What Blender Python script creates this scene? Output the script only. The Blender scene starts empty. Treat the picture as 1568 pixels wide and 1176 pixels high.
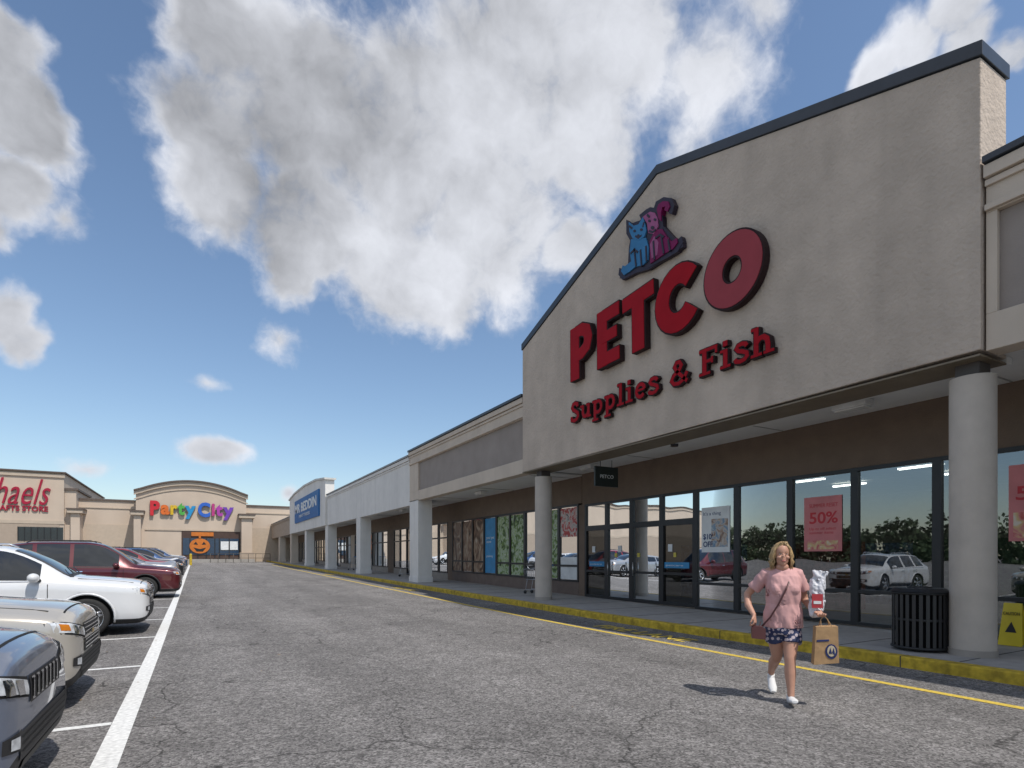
import bpy, bmesh, math, random
from mathutils import Vector, Matrix, noise
from mathutils.bvhtree import BVHTree
random.seed(7)
F=871.0; A=math.radians(29.06); SA=math.sin(A); CA=math.cos(A); H=1.5; HY=853.0; CX=784.0
def tt(px): return (px-CX)/F
def YX(px,X): t=tt(px); return X*(CA-SA*t)/(SA+CA*t)
def onX(px,py,X):
    t=tt(px); d=X/(SA+CA*t); return (d*(CA-SA*t), H+(HY-py)*d/F)
def onY(px,py,Y):
    t=tt(px); d=Y/(CA-SA*t); return (d*(SA+CA*t), H+(HY-py)*d/F)
def g(Y):
    y=min(max(Y-9,0),76); return 0.0125*(y*y/(y+4)) if y>0 else 0.0
sc=bpy.context.scene
COL=sc.collection
# ---------------- materials
def nt(m):
    m.use_nodes=True; return m.node_tree.nodes, m.node_tree.links
MC={}
def M(name,col,rough=.6,met=0,var=.12,vs=3.,bump=0,bs=60,coat=0,emit=0,spec=.5,dirt=0,bd=.02,streak=0):
    if name in MC: return MC[name]
    m=bpy.data.materials.new(name); n,l=nt(m); b=n['Principled BSDF']
    b.inputs['Roughness'].default_value=rough; b.inputs['Metallic'].default_value=met
    b.inputs['Specular IOR Level'].default_value=spec
    if coat: b.inputs['Coat Weight'].default_value=coat; b.inputs['Coat Roughness'].default_value=.04
    tc=n.new('ShaderNodeTexCoord'); nz=n.new('ShaderNodeTexNoise'); nz.inputs['Scale'].default_value=vs; nz.inputs['Detail'].default_value=5
    l.new(tc.outputs['Object'],nz.inputs['Vector'])
    mr=n.new('ShaderNodeMapRange'); mr.inputs[1].default_value=.3; mr.inputs[2].default_value=.7; mr.inputs[3].default_value=1-var; mr.inputs[4].default_value=1+var
    l.new(nz.outputs[0],mr.inputs[0])
    mx=n.new('ShaderNodeVectorMath'); mx.operation='SCALE'; mx.inputs[0].default_value=col[:3]
    l.new(mr.outputs[0],mx.inputs['Scale'])
    out=mx.outputs[0]
    def layer(out,scale,mapsc,a,b_,lo,hi):
        n2=n.new('ShaderNodeTexNoise'); n2.inputs['Scale'].default_value=scale; n2.inputs['Detail'].default_value=7
        mp=n.new('ShaderNodeMapping'); mp.inputs['Scale'].default_value=mapsc; l.new(tc.outputs['Object'],mp.inputs[0]); l.new(mp.outputs[0],n2.inputs['Vector'])
        r2=n.new('ShaderNodeMapRange'); r2.inputs[1].default_value=a; r2.inputs[2].default_value=b_; r2.inputs[3].default_value=lo; r2.inputs[4].default_value=hi
        l.new(n2.outputs[0],r2.inputs[0]); m2=n.new('ShaderNodeVectorMath'); m2.operation='SCALE'; l.new(out,m2.inputs[0]); l.new(r2.outputs[0],m2.inputs['Scale']); return m2.outputs[0]
    if dirt: out=layer(out,.7,(1,1,.25),.35,.7,1+dirt*.3,1-dirt)
    if streak: out=layer(out,3.0,(1,1,.07),.5,.75,1,1-streak)
    l.new(out,b.inputs['Base Color'])
    if bump:
        n3=n.new('ShaderNodeTexNoise'); n3.inputs['Scale'].default_value=bs; n3.inputs['Detail'].default_value=4; l.new(tc.outputs['Object'],n3.inputs['Vector'])
        bp=n.new('ShaderNodeBump'); bp.inputs['Strength'].default_value=bump; bp.inputs['Distance'].default_value=bd
        l.new(n3.outputs[0],bp.inputs['Height']); l.new(bp.outputs[0],b.inputs['Normal'])
    if emit: b.inputs['Emission Color'].default_value=(*col[:3],1); b.inputs['Emission Strength'].default_value=emit
    MC[name]=m; return m
def rampM(name,cols,scale,dist=1.2,mapsc=(1,1,1),rough=.45):
    m=bpy.data.materials.new(name); n,l=nt(m); b=n['Principled BSDF']; b.inputs['Roughness'].default_value=rough
    tc=n.new('ShaderNodeTexCoord'); mp=n.new('ShaderNodeMapping'); mp.inputs['Scale'].default_value=mapsc; nz=n.new('ShaderNodeTexNoise'); nz.inputs['Scale'].default_value=scale; nz.inputs['Detail'].default_value=4; nz.inputs['Distortion'].default_value=dist
    l.new(tc.outputs['Object'],mp.inputs[0]); l.new(mp.outputs[0],nz.inputs['Vector']); r=n.new('ShaderNodeValToRGB'); e=r.color_ramp.elements
    for i,c in enumerate(cols):
        p=.3+.4*i/(len(cols)-1)
        if i<2: e[i].position=p; x=e[i]
        else: x=e.new(p)
        x.color=(*c,1)
    l.new(nz.outputs[0],r.inputs[0]); l.new(r.outputs[0],b.inputs['Base Color']); MC[name]=m; return m
def glassM(name,fac=.3,tint=(.36,.40,.40)):
    m=bpy.data.materials.new(name); n,l=nt(m); n.remove(n['Principled BSDF']); o=n['Material Output']
    t=n.new('ShaderNodeBsdfTransparent'); t.inputs[0].default_value=(*tint,1)
    gl=n.new('ShaderNodeBsdfGlossy'); gl.inputs['Roughness'].default_value=.01; gl.inputs[0].default_value=(.92,.96,1,1)
    tc=n.new('ShaderNodeTexCoord'); nz=n.new('ShaderNodeTexNoise'); nz.inputs['Scale'].default_value=.9; nz.inputs['Detail'].default_value=1; l.new(tc.outputs['Object'],nz.inputs['Vector'])
    bp=n.new('ShaderNodeBump'); bp.inputs['Strength'].default_value=.05; bp.inputs['Distance'].default_value=.1; l.new(nz.outputs[0],bp.inputs['Height']); l.new(bp.outputs[0],gl.inputs['Normal'])
    lw=n.new('ShaderNodeFresnel'); lw.inputs[0].default_value=1.5
    ad=n.new('ShaderNodeMath'); ad.operation='ADD'; ad.use_clamp=True; l.new(lw.outputs[0],ad.inputs[0]); ad.inputs[1].default_value=fac
    mx=n.new('ShaderNodeMixShader'); l.new(ad.outputs[0],mx.inputs[0]); l.new(t.outputs[0],mx.inputs[1]); l.new(gl.outputs[0],mx.inputs[2]); l.new(mx.outputs[0],o.inputs[0])
    return m
tan=M('stucco_tan',(.55,.462,.385),.95,var=.07,vs=2.2,bump=.8,bs=16,dirt=.14,bd=.03,streak=.07,spec=.2)
tanS=M('stucco_tan_light',(.60,.51,.42),.9,var=.05,vs=1.5,bump=.3,bs=40,dirt=.08,streak=.06)
grayP=M('stucco_grey_panel',(.32,.275,.245),.9,var=.06,vs=2,bump=.4,bs=40,dirt=.08)
whiteF=M('painted_fascia_white',(.76,.73,.69),.8,var=.04,vs=2,bump=.1,bs=40,dirt=.08,streak=.08)
soff=M('soffit_white',(.74,.74,.72),.8,var=.03)
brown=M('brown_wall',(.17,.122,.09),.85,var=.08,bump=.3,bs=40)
cop=M('coping_dark',(.035,.042,.055),.4,var=.15)
frame=M('frame_black',(.018,.018,.02),.4)
glass=glassM('storefront_glass',.20)
dglass=glassM('door_glass',.05,(.15,.17,.18))
colm=M('column_paint',(.54,.48,.42),.8,var=.06,vs=4,bump=.2,bs=30,dirt=.12,streak=.1,spec=.2)
yel=M('kerb_yellow',(.55,.38,.03),.75,var=.38,vs=9,bump=.3,bs=50,dirt=.2)
yline=M('line_yellow',(.62,.45,.07),.8,var=.3,vs=30)
wline=M('line_white',(.70,.70,.68),.8,var=.2,vs=25)
redM=M('letter_red',(.36,.006,.014),.6,var=.06,spec=.12)
redO=M('letter_faded_red',(.33,.055,.068),.6,var=.06,spec=.15)
blk=M('black_plastic',(.015,.015,.016),.5)
letS=M('letter_side',(.03,.015,.016),.6,spec=.2)
# ---------------- mesh builder
class MB:
    def __init__(s): s.v=[];s.f=[];s.m=[];s.mats=[];s.sm=[]
    def mi(s,mat):
        if mat not in s.mats: s.mats.append(mat)
        return s.mats.index(mat)
    def add(s,vs,fs,mat,smooth=False):
        o=len(s.v); s.v+=[tuple(v) for v in vs]; k=s.mi(mat)
        for f in fs: s.f.append([i+o for i in f]); s.m.append(k); s.sm.append(smooth)
    def box(s,x0,x1,y0,y1,z0,z1,mat):
        vs=[(x,y,z) for x in(x0,x1) for y in(y0,y1) for z in(z0,z1)]
        s.add(vs,[(0,1,3,2),(4,6,7,5),(0,4,5,1),(2,3,7,6),(0,2,6,4),(1,5,7,3)],mat)
    def prism(s,poly,ax,a,b,mat,fn=None):
        n=len(poly)
        def P(p,d): return (d,p[0],p[1]) if ax=='x' else ((p[0],d,p[1]) if ax=='y' else (p[0],p[1],d))
        fn=fn or P
        vs=[fn(p,a) for p in poly]+[fn(p,b) for p in poly]
        s.add(vs,[list(range(n)),list(range(2*n-1,n-1,-1))]+[(i,(i+1)%n,n+(i+1)%n,n+i) for i in range(n)],mat)
    def cyl(s,c,r,z0,z1,mat,n=32,r2=None,smooth=True):
        r2=r if r2 is None else r2
        vs=[(c[0]+r*math.cos(2*math.pi*i/n),c[1]+r*math.sin(2*math.pi*i/n),z0) for i in range(n)]+[(c[0]+r2*math.cos(2*math.pi*i/n),c[1]+r2*math.sin(2*math.pi*i/n),z1) for i in range(n)]
        s.add(vs,[(i,(i+1)%n,n+(i+1)%n,n+i) for i in range(n)],mat,smooth)
        s.add(vs,[list(range(n-1,-1,-1)),list(range(n,2*n))],mat)
    def tube(s,pts,rad,mat,n=10,up=None,smooth=True):
        pts=[Vector(p) for p in pts]; rings=[]
        ref=Vector(up) if up else None
        prev=None
        for i,p in enumerate(pts):
            t=(pts[min(i+1,len(pts)-1)]-pts[max(i-1,0)]).normalized()
            if ref is not None: a=ref-t*ref.dot(t)
            elif prev is not None: a=prev-t*prev.dot(t)
            else:
                q=Vector((1,0,0)) if abs(t.x)<.8 else Vector((0,1,0)); a=q-t*q.dot(t)
            a.normalize(); prev=a; b=t.cross(a)
            r=rad[i] if isinstance(rad,(list,tuple)) else rad
            ra,rb=(r if isinstance(r,(list,tuple)) else (r,r))
            rings.append([p+a*ra*math.cos(2*math.pi*k/n)+b*rb*math.sin(2*math.pi*k/n) for k in range(n)])
        vs=[v for R in rings for v in R]; fs=[]
        for i in range(len(pts)-1):
            for k in range(n): fs.append((i*n+k,i*n+(k+1)%n,(i+1)*n+(k+1)%n,(i+1)*n+k))
        e=(len(pts)-1)*n
        fs+=[list(range(n-1,-1,-1)),list(range(e,e+n))]
        s.add(vs,fs,mat,smooth)
    def ell(s,c,r,mat,n=16,rot=None):
        vs=[];fs=[];m=n//2
        for i in range(m+1):
            ph=math.pi*i/m
            for k in range(n):
                th=2*math.pi*k/n
                v=Vector((r[0]*math.sin(ph)*math.cos(th),r[1]*math.sin(ph)*math.sin(th),r[2]*math.cos(ph)))
                if rot: v=rot@v
                vs.append(v+Vector(c))
        for i in range(m):
            for k in range(n): fs.append((i*n+k,(i+1)*n+k,(i+1)*n+(k+1)%n,i*n+(k+1)%n))
        s.add(vs,fs,mat,True)
    def obj(s,name,parent=None,bevel=0,weld=False):
        me=bpy.data.meshes.new(name); me.from_pydata(s.v,[],s.f)
        for m in s.mats: me.materials.append(m)
        for p,k,q in zip(me.polygons,s.m,s.sm): p.material_index=k; p.use_smooth=q
        bm=bmesh.new(); bm.from_mesh(me)
        if weld: bmesh.ops.remove_doubles(bm,verts=bm.verts,dist=1e-5)
        bmesh.ops.recalc_face_normals(bm,faces=bm.faces); bm.to_mesh(me); bm.free()
        ob=bpy.data.objects.new(name,me); COL.objects.link(ob)
        if parent: ob.parent=parent
        if bevel:
            b=ob.modifiers.new('b','BEVEL'); b.width=bevel; b.segments=2; b.limit_method='ANGLE'
        return ob
def empty(name,loc=(0,0,0),rz=0):
    e=bpy.data.objects.new(name,None); e.location=loc; e.rotation_euler=(0,0,rz); COL.objects.link(e); return e
def bake(ob):
    dg=bpy.context.evaluated_depsgraph_get(); dg.update(); me=bpy.data.meshes.new_from_object(ob.evaluated_get(dg)); ob.modifiers.clear(); ob.data=me
def txt(s,name,parent,org,ex,ey,w=None,h=None,depth=.02,face=None,side=None,off=0,shear=0,size=1):
    cu=bpy.data.curves.new(name,'FONT'); cu.body=s; cu.size=size; cu.extrude=.5; cu.offset=off; cu.shear=shear; cu.resolution_u=4
    t=bpy.data.objects.new(name,cu); COL.objects.link(t)
    dg=bpy.context.evaluated_depsgraph_get(); dg.update(); me=bpy.data.meshes.new_from_object(t.evaluated_get(dg)); bpy.data.objects.remove(t)
    xs=[v.co.x for v in me.vertices]; ys=[v.co.y for v in me.vertices]
    x0,x1=min(xs),max(xs); sx=w/(x1-x0) if w else 1; sy=(h/(.73*size)) if h else sx
    if not w: sx=sy
    ex=Vector(ex);ey=Vector(ey);ez=ex.cross(ey)
    me.materials.clear(); me.materials.append(face); me.materials.append(side or face)
    for p in me.polygons: p.material_index=0 if p.normal.z>.9 else 1
    for v in me.vertices: 
        c=v.co; v.co=Vector(org)+ex*(c.x-x0)*sx+ey*c.y*sy+ez*((c.z+.5)*depth)
    ob=bpy.data.objects.new(name,me); COL.objects.link(ob); ob.parent=parent; return ob
def strip(pts,w,closed=False):
    n=len(pts);L=[];R=[]
    for i in range(n):
        p=Vector(pts[i]); a=Vector(pts[(i-1)%n]) if (closed or i>0) else None; b=Vector(pts[(i+1)%n]) if (closed or i<n-1) else None
        d1=(p-a).normalized() if a is not None else None; d2=(b-p).normalized() if b is not None else None
        if d1 is None: d1=d2
        if d2 is None: d2=d1
        t=(d1+d2).normalized(); nn=Vector((-t.y,t.x)); k=max(.5,nn.dot(Vector((-d1.y,d1.x))))
        L.append(p+nn*w/2/k);R.append(p-nn*w/2/k)
    return L,R
def stroke(mb,pts,w,d0,d1,mat,fn,closed=False,side=None):
    L,R=strip(pts,w,closed); n=len(L)
    vs=[fn(p,d1) for p in L]+[fn(p,d1) for p in R]+[fn(p,d0) for p in L]+[fn(p,d0) for p in R]
    ff=[];fs=[]
    for i in range(n if closed else n-1):
        j=(i+1)%n
        ff.append((i,j,n+j,n+i)); fs+=[(2*n+i,2*n+j,j,i),(n+i,n+j,3*n+j,3*n+i)]
    if not closed: fs+=[(0,n,3*n,2*n),(n-1,2*n-1,4*n-1,3*n-1)]
    mb.add(vs,ff,mat); mb.add(vs,fs,side or mat)
def arc(cx,cy,rx,ry,a0,a1,n=12): return [(cx+rx*math.cos(math.radians(a0+(a1-a0)*i/n)),cy+ry*math.sin(math.radians(a0+(a1-a0)*i/n))) for i in range(n+1)]
# ---------------- ground
def asphalt():
    m=bpy.data.materials.new('asphalt'); n,l=nt(m); b=n['Principled BSDF']; b.inputs['Roughness'].default_value=.9; b.inputs['Specular IOR Level'].default_value=.25
    tc=n.new('ShaderNodeTexCoord')
    def nz(s,d=6,r=.6):
        x=n.new('ShaderNodeTexNoise'); x.inputs['Scale'].default_value=s; x.inputs['Detail'].default_value=d; x.inputs['Roughness'].default_value=r; l.new(tc.outputs['Object'],x.inputs['Vector']); return x.outputs[0]
    def mr(i,a,bb,c,d):
        x=n.new('ShaderNodeMapRange'); x.inputs[1].default_value=a;x.inputs[2].default_value=bb;x.inputs[3].default_value=c;x.inputs[4].default_value=d; l.new(i,x.inputs[0]); return x.outputs[0]
    def mul(a,bb,op='MULTIPLY'):
        x=n.new('ShaderNodeMath'); x.operation=op; l.new(a,x.inputs[0]); 
        if isinstance(bb,(int,float)): x.inputs[1].default_value=bb
        else: l.new(bb,x.inputs[1])
        return x.outputs[0]
    vo=n.new('ShaderNodeTexVoronoi'); vo.inputs['Scale'].default_value=62; l.new(tc.outputs['Object'],vo.inputs['Vector'])
    sx=n.new('ShaderNodeSeparateColor'); l.new(vo.outputs['Color'],sx.inputs[0])
    vo3=n.new('ShaderNodeTexVoronoi'); vo3.inputs['Scale'].default_value=24; l.new(tc.outputs['Object'],vo3.inputs['Vector'])
    s3=n.new('ShaderNodeSeparateColor'); l.new(vo3.outputs['Color'],s3.inputs[0])
    grain=mul(mr(sx.outputs[0],0,1,.42,1.6),mr(nz(160,2),.3,.7,.75,1.25))
    grain=mul(grain,mr(s3.outputs[1],.0,1,.76,1.24))
    mp=n.new('ShaderNodeMapping'); mp.inputs['Scale'].default_value=(.9,.10,1); l.new(tc.outputs['Object'],mp.inputs[0])
    tr=n.new('ShaderNodeTexNoise'); tr.inputs['Scale'].default_value=1.1; tr.inputs['Detail'].default_value=5; l.new(mp.outputs[0],tr.inputs['Vector'])
    v=mul(mul(grain,mr(nz(.4,6),.32,.68,.82,1.15)),mr(tr.outputs[0],.32,.68,.84,1.14))
    v=mul(v,mr(nz(3.0,5),.35,.7,1.08,.88))
    v=mul(v,mr(nz(1.7,3),.64,.74,1,.7))
    wn=n.new('ShaderNodeTexNoise'); wn.inputs['Scale'].default_value=1.5; wn.inputs['Detail'].default_value=5; l.new(tc.outputs['Object'],wn.inputs['Vector'])
    va=n.new('ShaderNodeVectorMath'); va.operation='MULTIPLY_ADD'; va.inputs[1].default_value=(.9,.9,.9); l.new(wn.outputs['Color'],va.inputs[0]); l.new(tc.outputs['Object'],va.inputs[2])
    vc=n.new('ShaderNodeTexVoronoi'); vc.feature='DISTANCE_TO_EDGE'; vc.inputs['Scale'].default_value=.36; l.new(va.outputs[0],vc.inputs['Vector'])
    cr=mr(vc.outputs['Distance'],.0,.007,1,0)
    crk=mul(cr,mr(nz(.25,2),.42,.5,0,1))
    v=mul(v,mr(crk,0,1,1,.3))
    vm=n.new('ShaderNodeVectorMath'); vm.operation='SCALE'; vm.inputs[0].default_value=(.207,.197,.191); l.new(v,vm.inputs['Scale']); l.new(vm.outputs[0],b.inputs['Base Color'])
    bp=n.new('ShaderNodeBump'); bp.inputs['Strength'].default_value=.8; bp.inputs['Distance'].default_value=.007; l.new(grain,bp.inputs['Height']); l.new(bp.outputs[0],b.inputs['Normal'])
    return m
asp=asphalt()
ys=[-400,-100,-40,-20,-5,0,4]+[8+1.0*i for i in range(14)]+[22+4*i for i in range(17)]+[120,200,500]
xs=[-500,-100,-40,-10,0,10,40,100,500]
mb=MB(); vs=[(x,y,g(y)) for y in ys for x in xs]; nx=len(xs)
mb.add(vs,[(j*nx+i,j*nx+i+1,(j+1)*nx+i+1,(j+1)*nx+i) for j in range(len(ys)-1) for i in range(nx-1)],asp,True)
mb.obj('ground')
def yr(y0,y1):
    r=[y0]+[y for y in ys if y0<y<y1]+[y1]; return r
def lane(mb,x0,x1,y0,y1,mat,h=.004):
    r=yr(y0,y1)
    vs=[(x,y,g(y)+h) for y in r for x in(x0,x1)]
    mb.add(vs,[(2*i,2*i+1,2*i+3,2*i+2) for i in range(len(r)-1)],mat)
mb=MB()
lane(mb,-.66,-.49,-5,70,wline)
for k in range(-1,23):
    y=.02+3.1*k; lane(mb,-5.9,-.665,y-.05,y+.05,wline)
lane(mb,.6,8.2,71,71.5,wline)
mb.obj('parking_lines')
mb=MB(); lane(mb,7.1,7.22,-8,66,yline); mb.obj('fire_lane_line')
fl=empty('fire_lane_lettering')
for y in (9.9,24.5,40): txt('FIRE LANE','lettering',fl,(7.5,y,g(y)+.004),(0,-1,0),(1,0,0),w=2.6,h=.42,depth=.003,face=yline,off=.01)
lv=rampM('dry_leaf',[(.16,.08,.03),(.28,.18,.06),(.10,.05,.02)],30); rl=random.Random(11); vs=[];fs=[]
for k in range(260):
    if k%3: x=rl.uniform(8.0,8.36) if rl.random()<.6 else rl.uniform(-.5,8); 
    else: x=rl.uniform(-4,-.3)
    y=rl.uniform(2.5,30); a=rl.uniform(0,6.28); s=rl.uniform(.008,.028); z=g(y)+.006
    u=Vector((math.cos(a),math.sin(a),0))*s; w_=Vector((-math.sin(a),math.cos(a),rl.uniform(0,.5)))*s*.55; c=Vector((x,y,z)); o=len(vs)
    vs+=[c-u,c+w_,c+u,c-w_+Vector((0,0,.008))]; fs.append((o,o+1,o+2,o+3))
mb=MB(); mb.add(vs,fs,lv); mb.obj('fallen_leaves')
cw=M('concrete_walk',(.36,.34,.315),.9,var=.12,vs=5,bump=.2,bs=60,dirt=.1)
def stepstrip(mb,x0,x1,h0,h1,mat,y0=-25,y1=84):
    r=yr(y0,y1); vs=[]
    for y in r: vs+=[(x0,y,g(y)+h0),(x0,y,g(y)+h1),(x1,y,g(y)+h1),(x1,y,g(y)+h0)]
    fs=[]
    for i in range(len(r)-1):
        for k in range(3): fs.append((4*i+k,4*i+k+1,4*i+4+k+1,4*i+4+k))
    fs+=[(0,3,2,1),tuple(4*(len(r)-1)+k for k in range(4))]
    mb.add(vs,fs,mat)
mb=MB(); stepstrip(mb,8.58,11.9,-.1,.15,cw)
jm=M('joint_dark',(.06,.058,.055),.9)
for k in range(60):
    y=-14+1.6*k; mb.box(8.6,11.25,y-.008,y+.008,g(y)+.1505,g(y)+.1535,jm)
mb.obj('sidewalk')
mb=MB(); stepstrip(mb,8.38,8.576,-.1,.152,yel); k=mb.obj('kerb',bevel=.02)
mb=MB()
for k in range(30):
    y=-8+3.05*k; mb.box(8.376,8.579,y-.006,y+.006,g(y)+.0,g(y)+.1535,jm)
mb.obj('kerb_joints')
# ---------------- strip mall
SM=empty('strip_mall_building')
FX=9.05
def fascia(y0,y1,zb,zt,main,panel=None,pz=None,X=FX,rib=1.0):
    mb=MB()
    if panel:
        mb.box(X,X+.35,y0,y1,zb,pz[0],main); mb.box(X,X+.35,y0,y1,pz[1],zt,main)
        mb.box(X+.08,X+.35,y0,y1,pz[0],pz[1],panel)
        mb.box(X,X+.079,y1-rib,y1,pz[0],pz[1],main)
        mb.box(X-.05,X-.001,y0,y1,pz[1]+.02,pz[1]+.1,main)
    else: mb.box(X,X+.35,y0,y1,zb,zt,main)
    mb.box(X-.04,X-.001,y0,y1,zt-.28,zt-.2,main)
    mb.box(X-.08,X-.001,y0,y1,zt-.18,zt-.02,main)
    mb.box(X-.12,X+.45,y0,y1,zt,zt+.09,cop if panel else M('coping_grey',(.25,.25,.25),.5))
    mb.obj('fascia',SM,bevel=.008)
fascia(15.5,26.5,4.15,6.55,tanS,grayP,(4.6,5.9),rib=1.2)
fascia(-25,3.5,4.2,6.62,tanS,grayP,(4.68,6.0),rib=.12)
fascia(26.5,46.2,4.0,6.35,whiteF)
fascia(65.8,83.9,4.0,5.9,M('tan_dark_fascia',(.40,.32,.25),.9))
mb=MB(); mb.prism([(46.3,4.0),(46.3,7.6),(50,7.95),(56,8.1),(62,7.95),(65.7,7.6),(65.7,4.0)],'x',8.9,9.6,whiteF)
mb.prism([(46.1,7.6),(46.1,7.75),(50,8.1),(56,8.25),(62,8.1),(65.9,7.75),(65.9,7.6),(62,7.95),(56,8.1),(50,7.95)],'x',8.8,9.7,M('coping_light',(.6,.58,.54),.6))
mb.obj('raised_front',SM)
GX=8.98
mb=MB(); mb.prism([(3.53,4.22),(3.53,8.05),(9.5,10.03),(15.48,8.0),(15.48,4.17)],'x',GX,9.73,tan); mb.obj('gable_front',SM,bevel=.015)
mb=MB()
mb.prism([(3.50,8.052),(3.50,8.25),(9.5,10.23),(15.51,8.20),(15.51,8.002),(9.5,10.032)],'x',GX-.03,9.76,cop)
mb.obj('gable_coping',SM,bevel=.01)
mb=MB(); mb.box(GX-.012,9.73,3.53,15.48,4.14,4.166,M('drip_edge',(.2,.16,.11),.6)); mb.obj('drip_edge',SM)
mb=MB(); mb.box(9.4,45,-25,83.9,5.6,5.8,M('roof_grey',(.3,.3,.3),.9)); mb.obj('roof',SM)
mb=MB(); mb.box(9.4,11.9,-25,15.48,4.27,4.32,soff); mb.box(9.4,11.9,15.49,83.9,4.2,4.25,soff); 
for y in range(-20,84,4): mb.box(9.45,11.25,y,y+.03,4.185 if y>15.5 else 4.262,4.199 if y>15.5 else 4.269,M('soffit_joint',(.35,.35,.33),.8))
mb.obj('soffit',SM)
mb=MB(); mb.box(9.735,9.9,3.53,15.48,4.17,4.265,soff); mb.obj('soffit_beam',SM)
lt=M('fixture_white',(.7,.7,.68),.5); 
mb=MB()
for (x,y) in ((10.2,5.9),(10.2,13.7),(10.2,21),(10.2,-1),(10.2,31),(10.2,41)):
    z=4.26 if y<15.5 else 4.19
    mb.box(x-.14,x+.14,y-.3,y+.3,z-.12,z-.005,lt); mb.box(x-.11,x+.11,y-.27,y+.27,z-.15,z-.121,M('fixture_lens',(.75,.75,.72),.2))
mb.obj('soffit_fixtures',SM,bevel=.01)
mb=MB(); mb.cyl((9.9,9.9),.09,4.12,4.262,M('camera_dome',(.05,.05,.06),.2)); mb.obj('security_dome',SM)
def rcol(y,r):
    e=MB(); z=g(y)+.15
    e.cyl((9.36,y),r,z+.005,3.96,colm,40); e.cyl((9.36,y),r+.012,z,z+.09,M('col_base',(.38,.34,.30),.8,dirt=.2),40)
    e.box(9.2,9.52,y-.14,y+.14,3.96,4.17,M('bracket',(.09,.08,.075),.6)); e.obj('round_column',SM)
rcol(3.77,.262); rcol(14.85,.262); rcol(-7,.27)
mb=MB()
for y,hw in ((25.9,.6),(36.5,.5),(46.6,.5),(56.4,.5),(66.0,.5),(76,.5)):
    m=whiteF if y<66 else tanS
    z=g(y)+.15; mb.box(9.05,9.75,y-hw,y+hw,z,4.2 if y<26 else 4.0,m); mb.box(9.02,9.78,y-hw-.03,y+hw+.03,z-.01,z+.25,m)
mb.obj('square_columns',SM,bevel=.012)
# ---- storefront
SX=11.3
fr=MB(); gl=MB(); wl=MB()
def win(y0,y1,z0,z1,bars=(),X=SX,fw=.07,gm=None):
    fr.box(X-.05,X+.07,y0,y0+fw,z0,z1,frame); fr.box(X-.05,X+.07,y1-fw,y1,z0,z1,frame)
    fr.box(X-.048,X+.068,y0+fw,y1-fw,z1-fw,z1,frame); fr.box(X-.048,X+.068,y0+fw,y1-fw,z0,z0+fw,frame)
    for b in bars: fr.box(X-.045,X+.065,y0+fw,y1-fw,b-.035,b+.035,frame)
    gl.add([(X,y0+fw/2,z0+.03),(X,y1-fw/2,z0+.03),(X,y1-fw/2,z1-.03),(X,y0+fw/2,z1-.03)],[(0,1,2,3)],gm or glass)
edges=[YX(p,SX) for p in (1436,1310,1211,1129,1066)]
ee=[-8.5,-7,-5.6,-4.2,-2.8,-1.4,0,1.2,2.45,3.72]+edges
for a,b in zip(ee[:-1],ee[1:]): win(a,b,.17,3.24,(.83,))
D0=edges[-1]; dd=[D0,YX(1014,SX),YX(968,SX),YX(930,SX),YX(897,SX)]
for a,b in zip(dd[:-1],dd[1:]):
    win(a,b,2.45,3.24,gm=dglass); win(a,b,.19,2.45,(1.05,),gm=dglass,fw=.09)
for y in (dd[1]+.14,dd[2]-.14,dd[2]+.16,dd[3]-.14):
    fr.tube([(SX-.1,y,.95),(SX-.1,y,1.35)],.015,M('steel',(.5,.5,.5),.3,met=1),8)
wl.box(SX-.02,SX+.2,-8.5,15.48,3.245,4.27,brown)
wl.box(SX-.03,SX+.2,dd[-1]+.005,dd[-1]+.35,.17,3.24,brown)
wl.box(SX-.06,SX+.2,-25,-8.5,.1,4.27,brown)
yy=dd[-1]+.36; k=0
for a in range(9):
    b=yy+1.2
    z=g(yy)+.15
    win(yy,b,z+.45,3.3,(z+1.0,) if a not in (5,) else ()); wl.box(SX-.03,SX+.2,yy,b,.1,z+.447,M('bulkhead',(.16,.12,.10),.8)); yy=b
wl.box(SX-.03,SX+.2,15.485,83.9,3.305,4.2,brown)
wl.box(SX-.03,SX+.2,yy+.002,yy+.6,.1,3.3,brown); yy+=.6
wp=M('white_blind',(.62,.61,.57),.7)
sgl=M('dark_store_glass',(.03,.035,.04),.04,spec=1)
seg=0
while yy<82:
    z=g(yy)+.15; b=yy+1.3
    t=seg%8
    if t in(7,): wl.box(SX-.03,SX+.2,yy,b,.1,3.3,brown if yy<40 else tanS)
    else:
        win(yy,b,z+(.35 if t not in(3,4) else .02),3.3,(2.5,)); 
        wl.box(SX-.03,SX+.2,yy,b,.1,z+(.348 if t not in(3,4) else .018),M('bulkhead2',(.3,.27,.24),.8))
        if t in (0,1,5): wl.box(SX+.08,SX+.1,yy+.1,b-.1,z+.45,3.2,wp)
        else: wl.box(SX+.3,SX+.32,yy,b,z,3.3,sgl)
    yy=b; seg+=1
fr.obj('window_frames',SM); gl.obj('window_glass',SM); wl.obj('storefront_wall',SM)
inn=MB(); iw=M('interior_wall',(.32,.31,.29),.8); ifl=M('interior_floor',(.3,.29,.27),.3)
inn.box(11.6,27,-10,26.5,.1,.16,ifl); inn.box(27,27.2,-10,26.5,.1,4.3,iw); inn.box(11.6,27,-10,26.5,4.33,4.4,iw)
inn.box(11.5,27,26.5,26.7,.1,4.3,iw); inn.box(11.5,27,-10.2,-10,.1,4.3,iw); inn.box(11.5,27,15.7,15.85,.1,4.3,iw)
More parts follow.
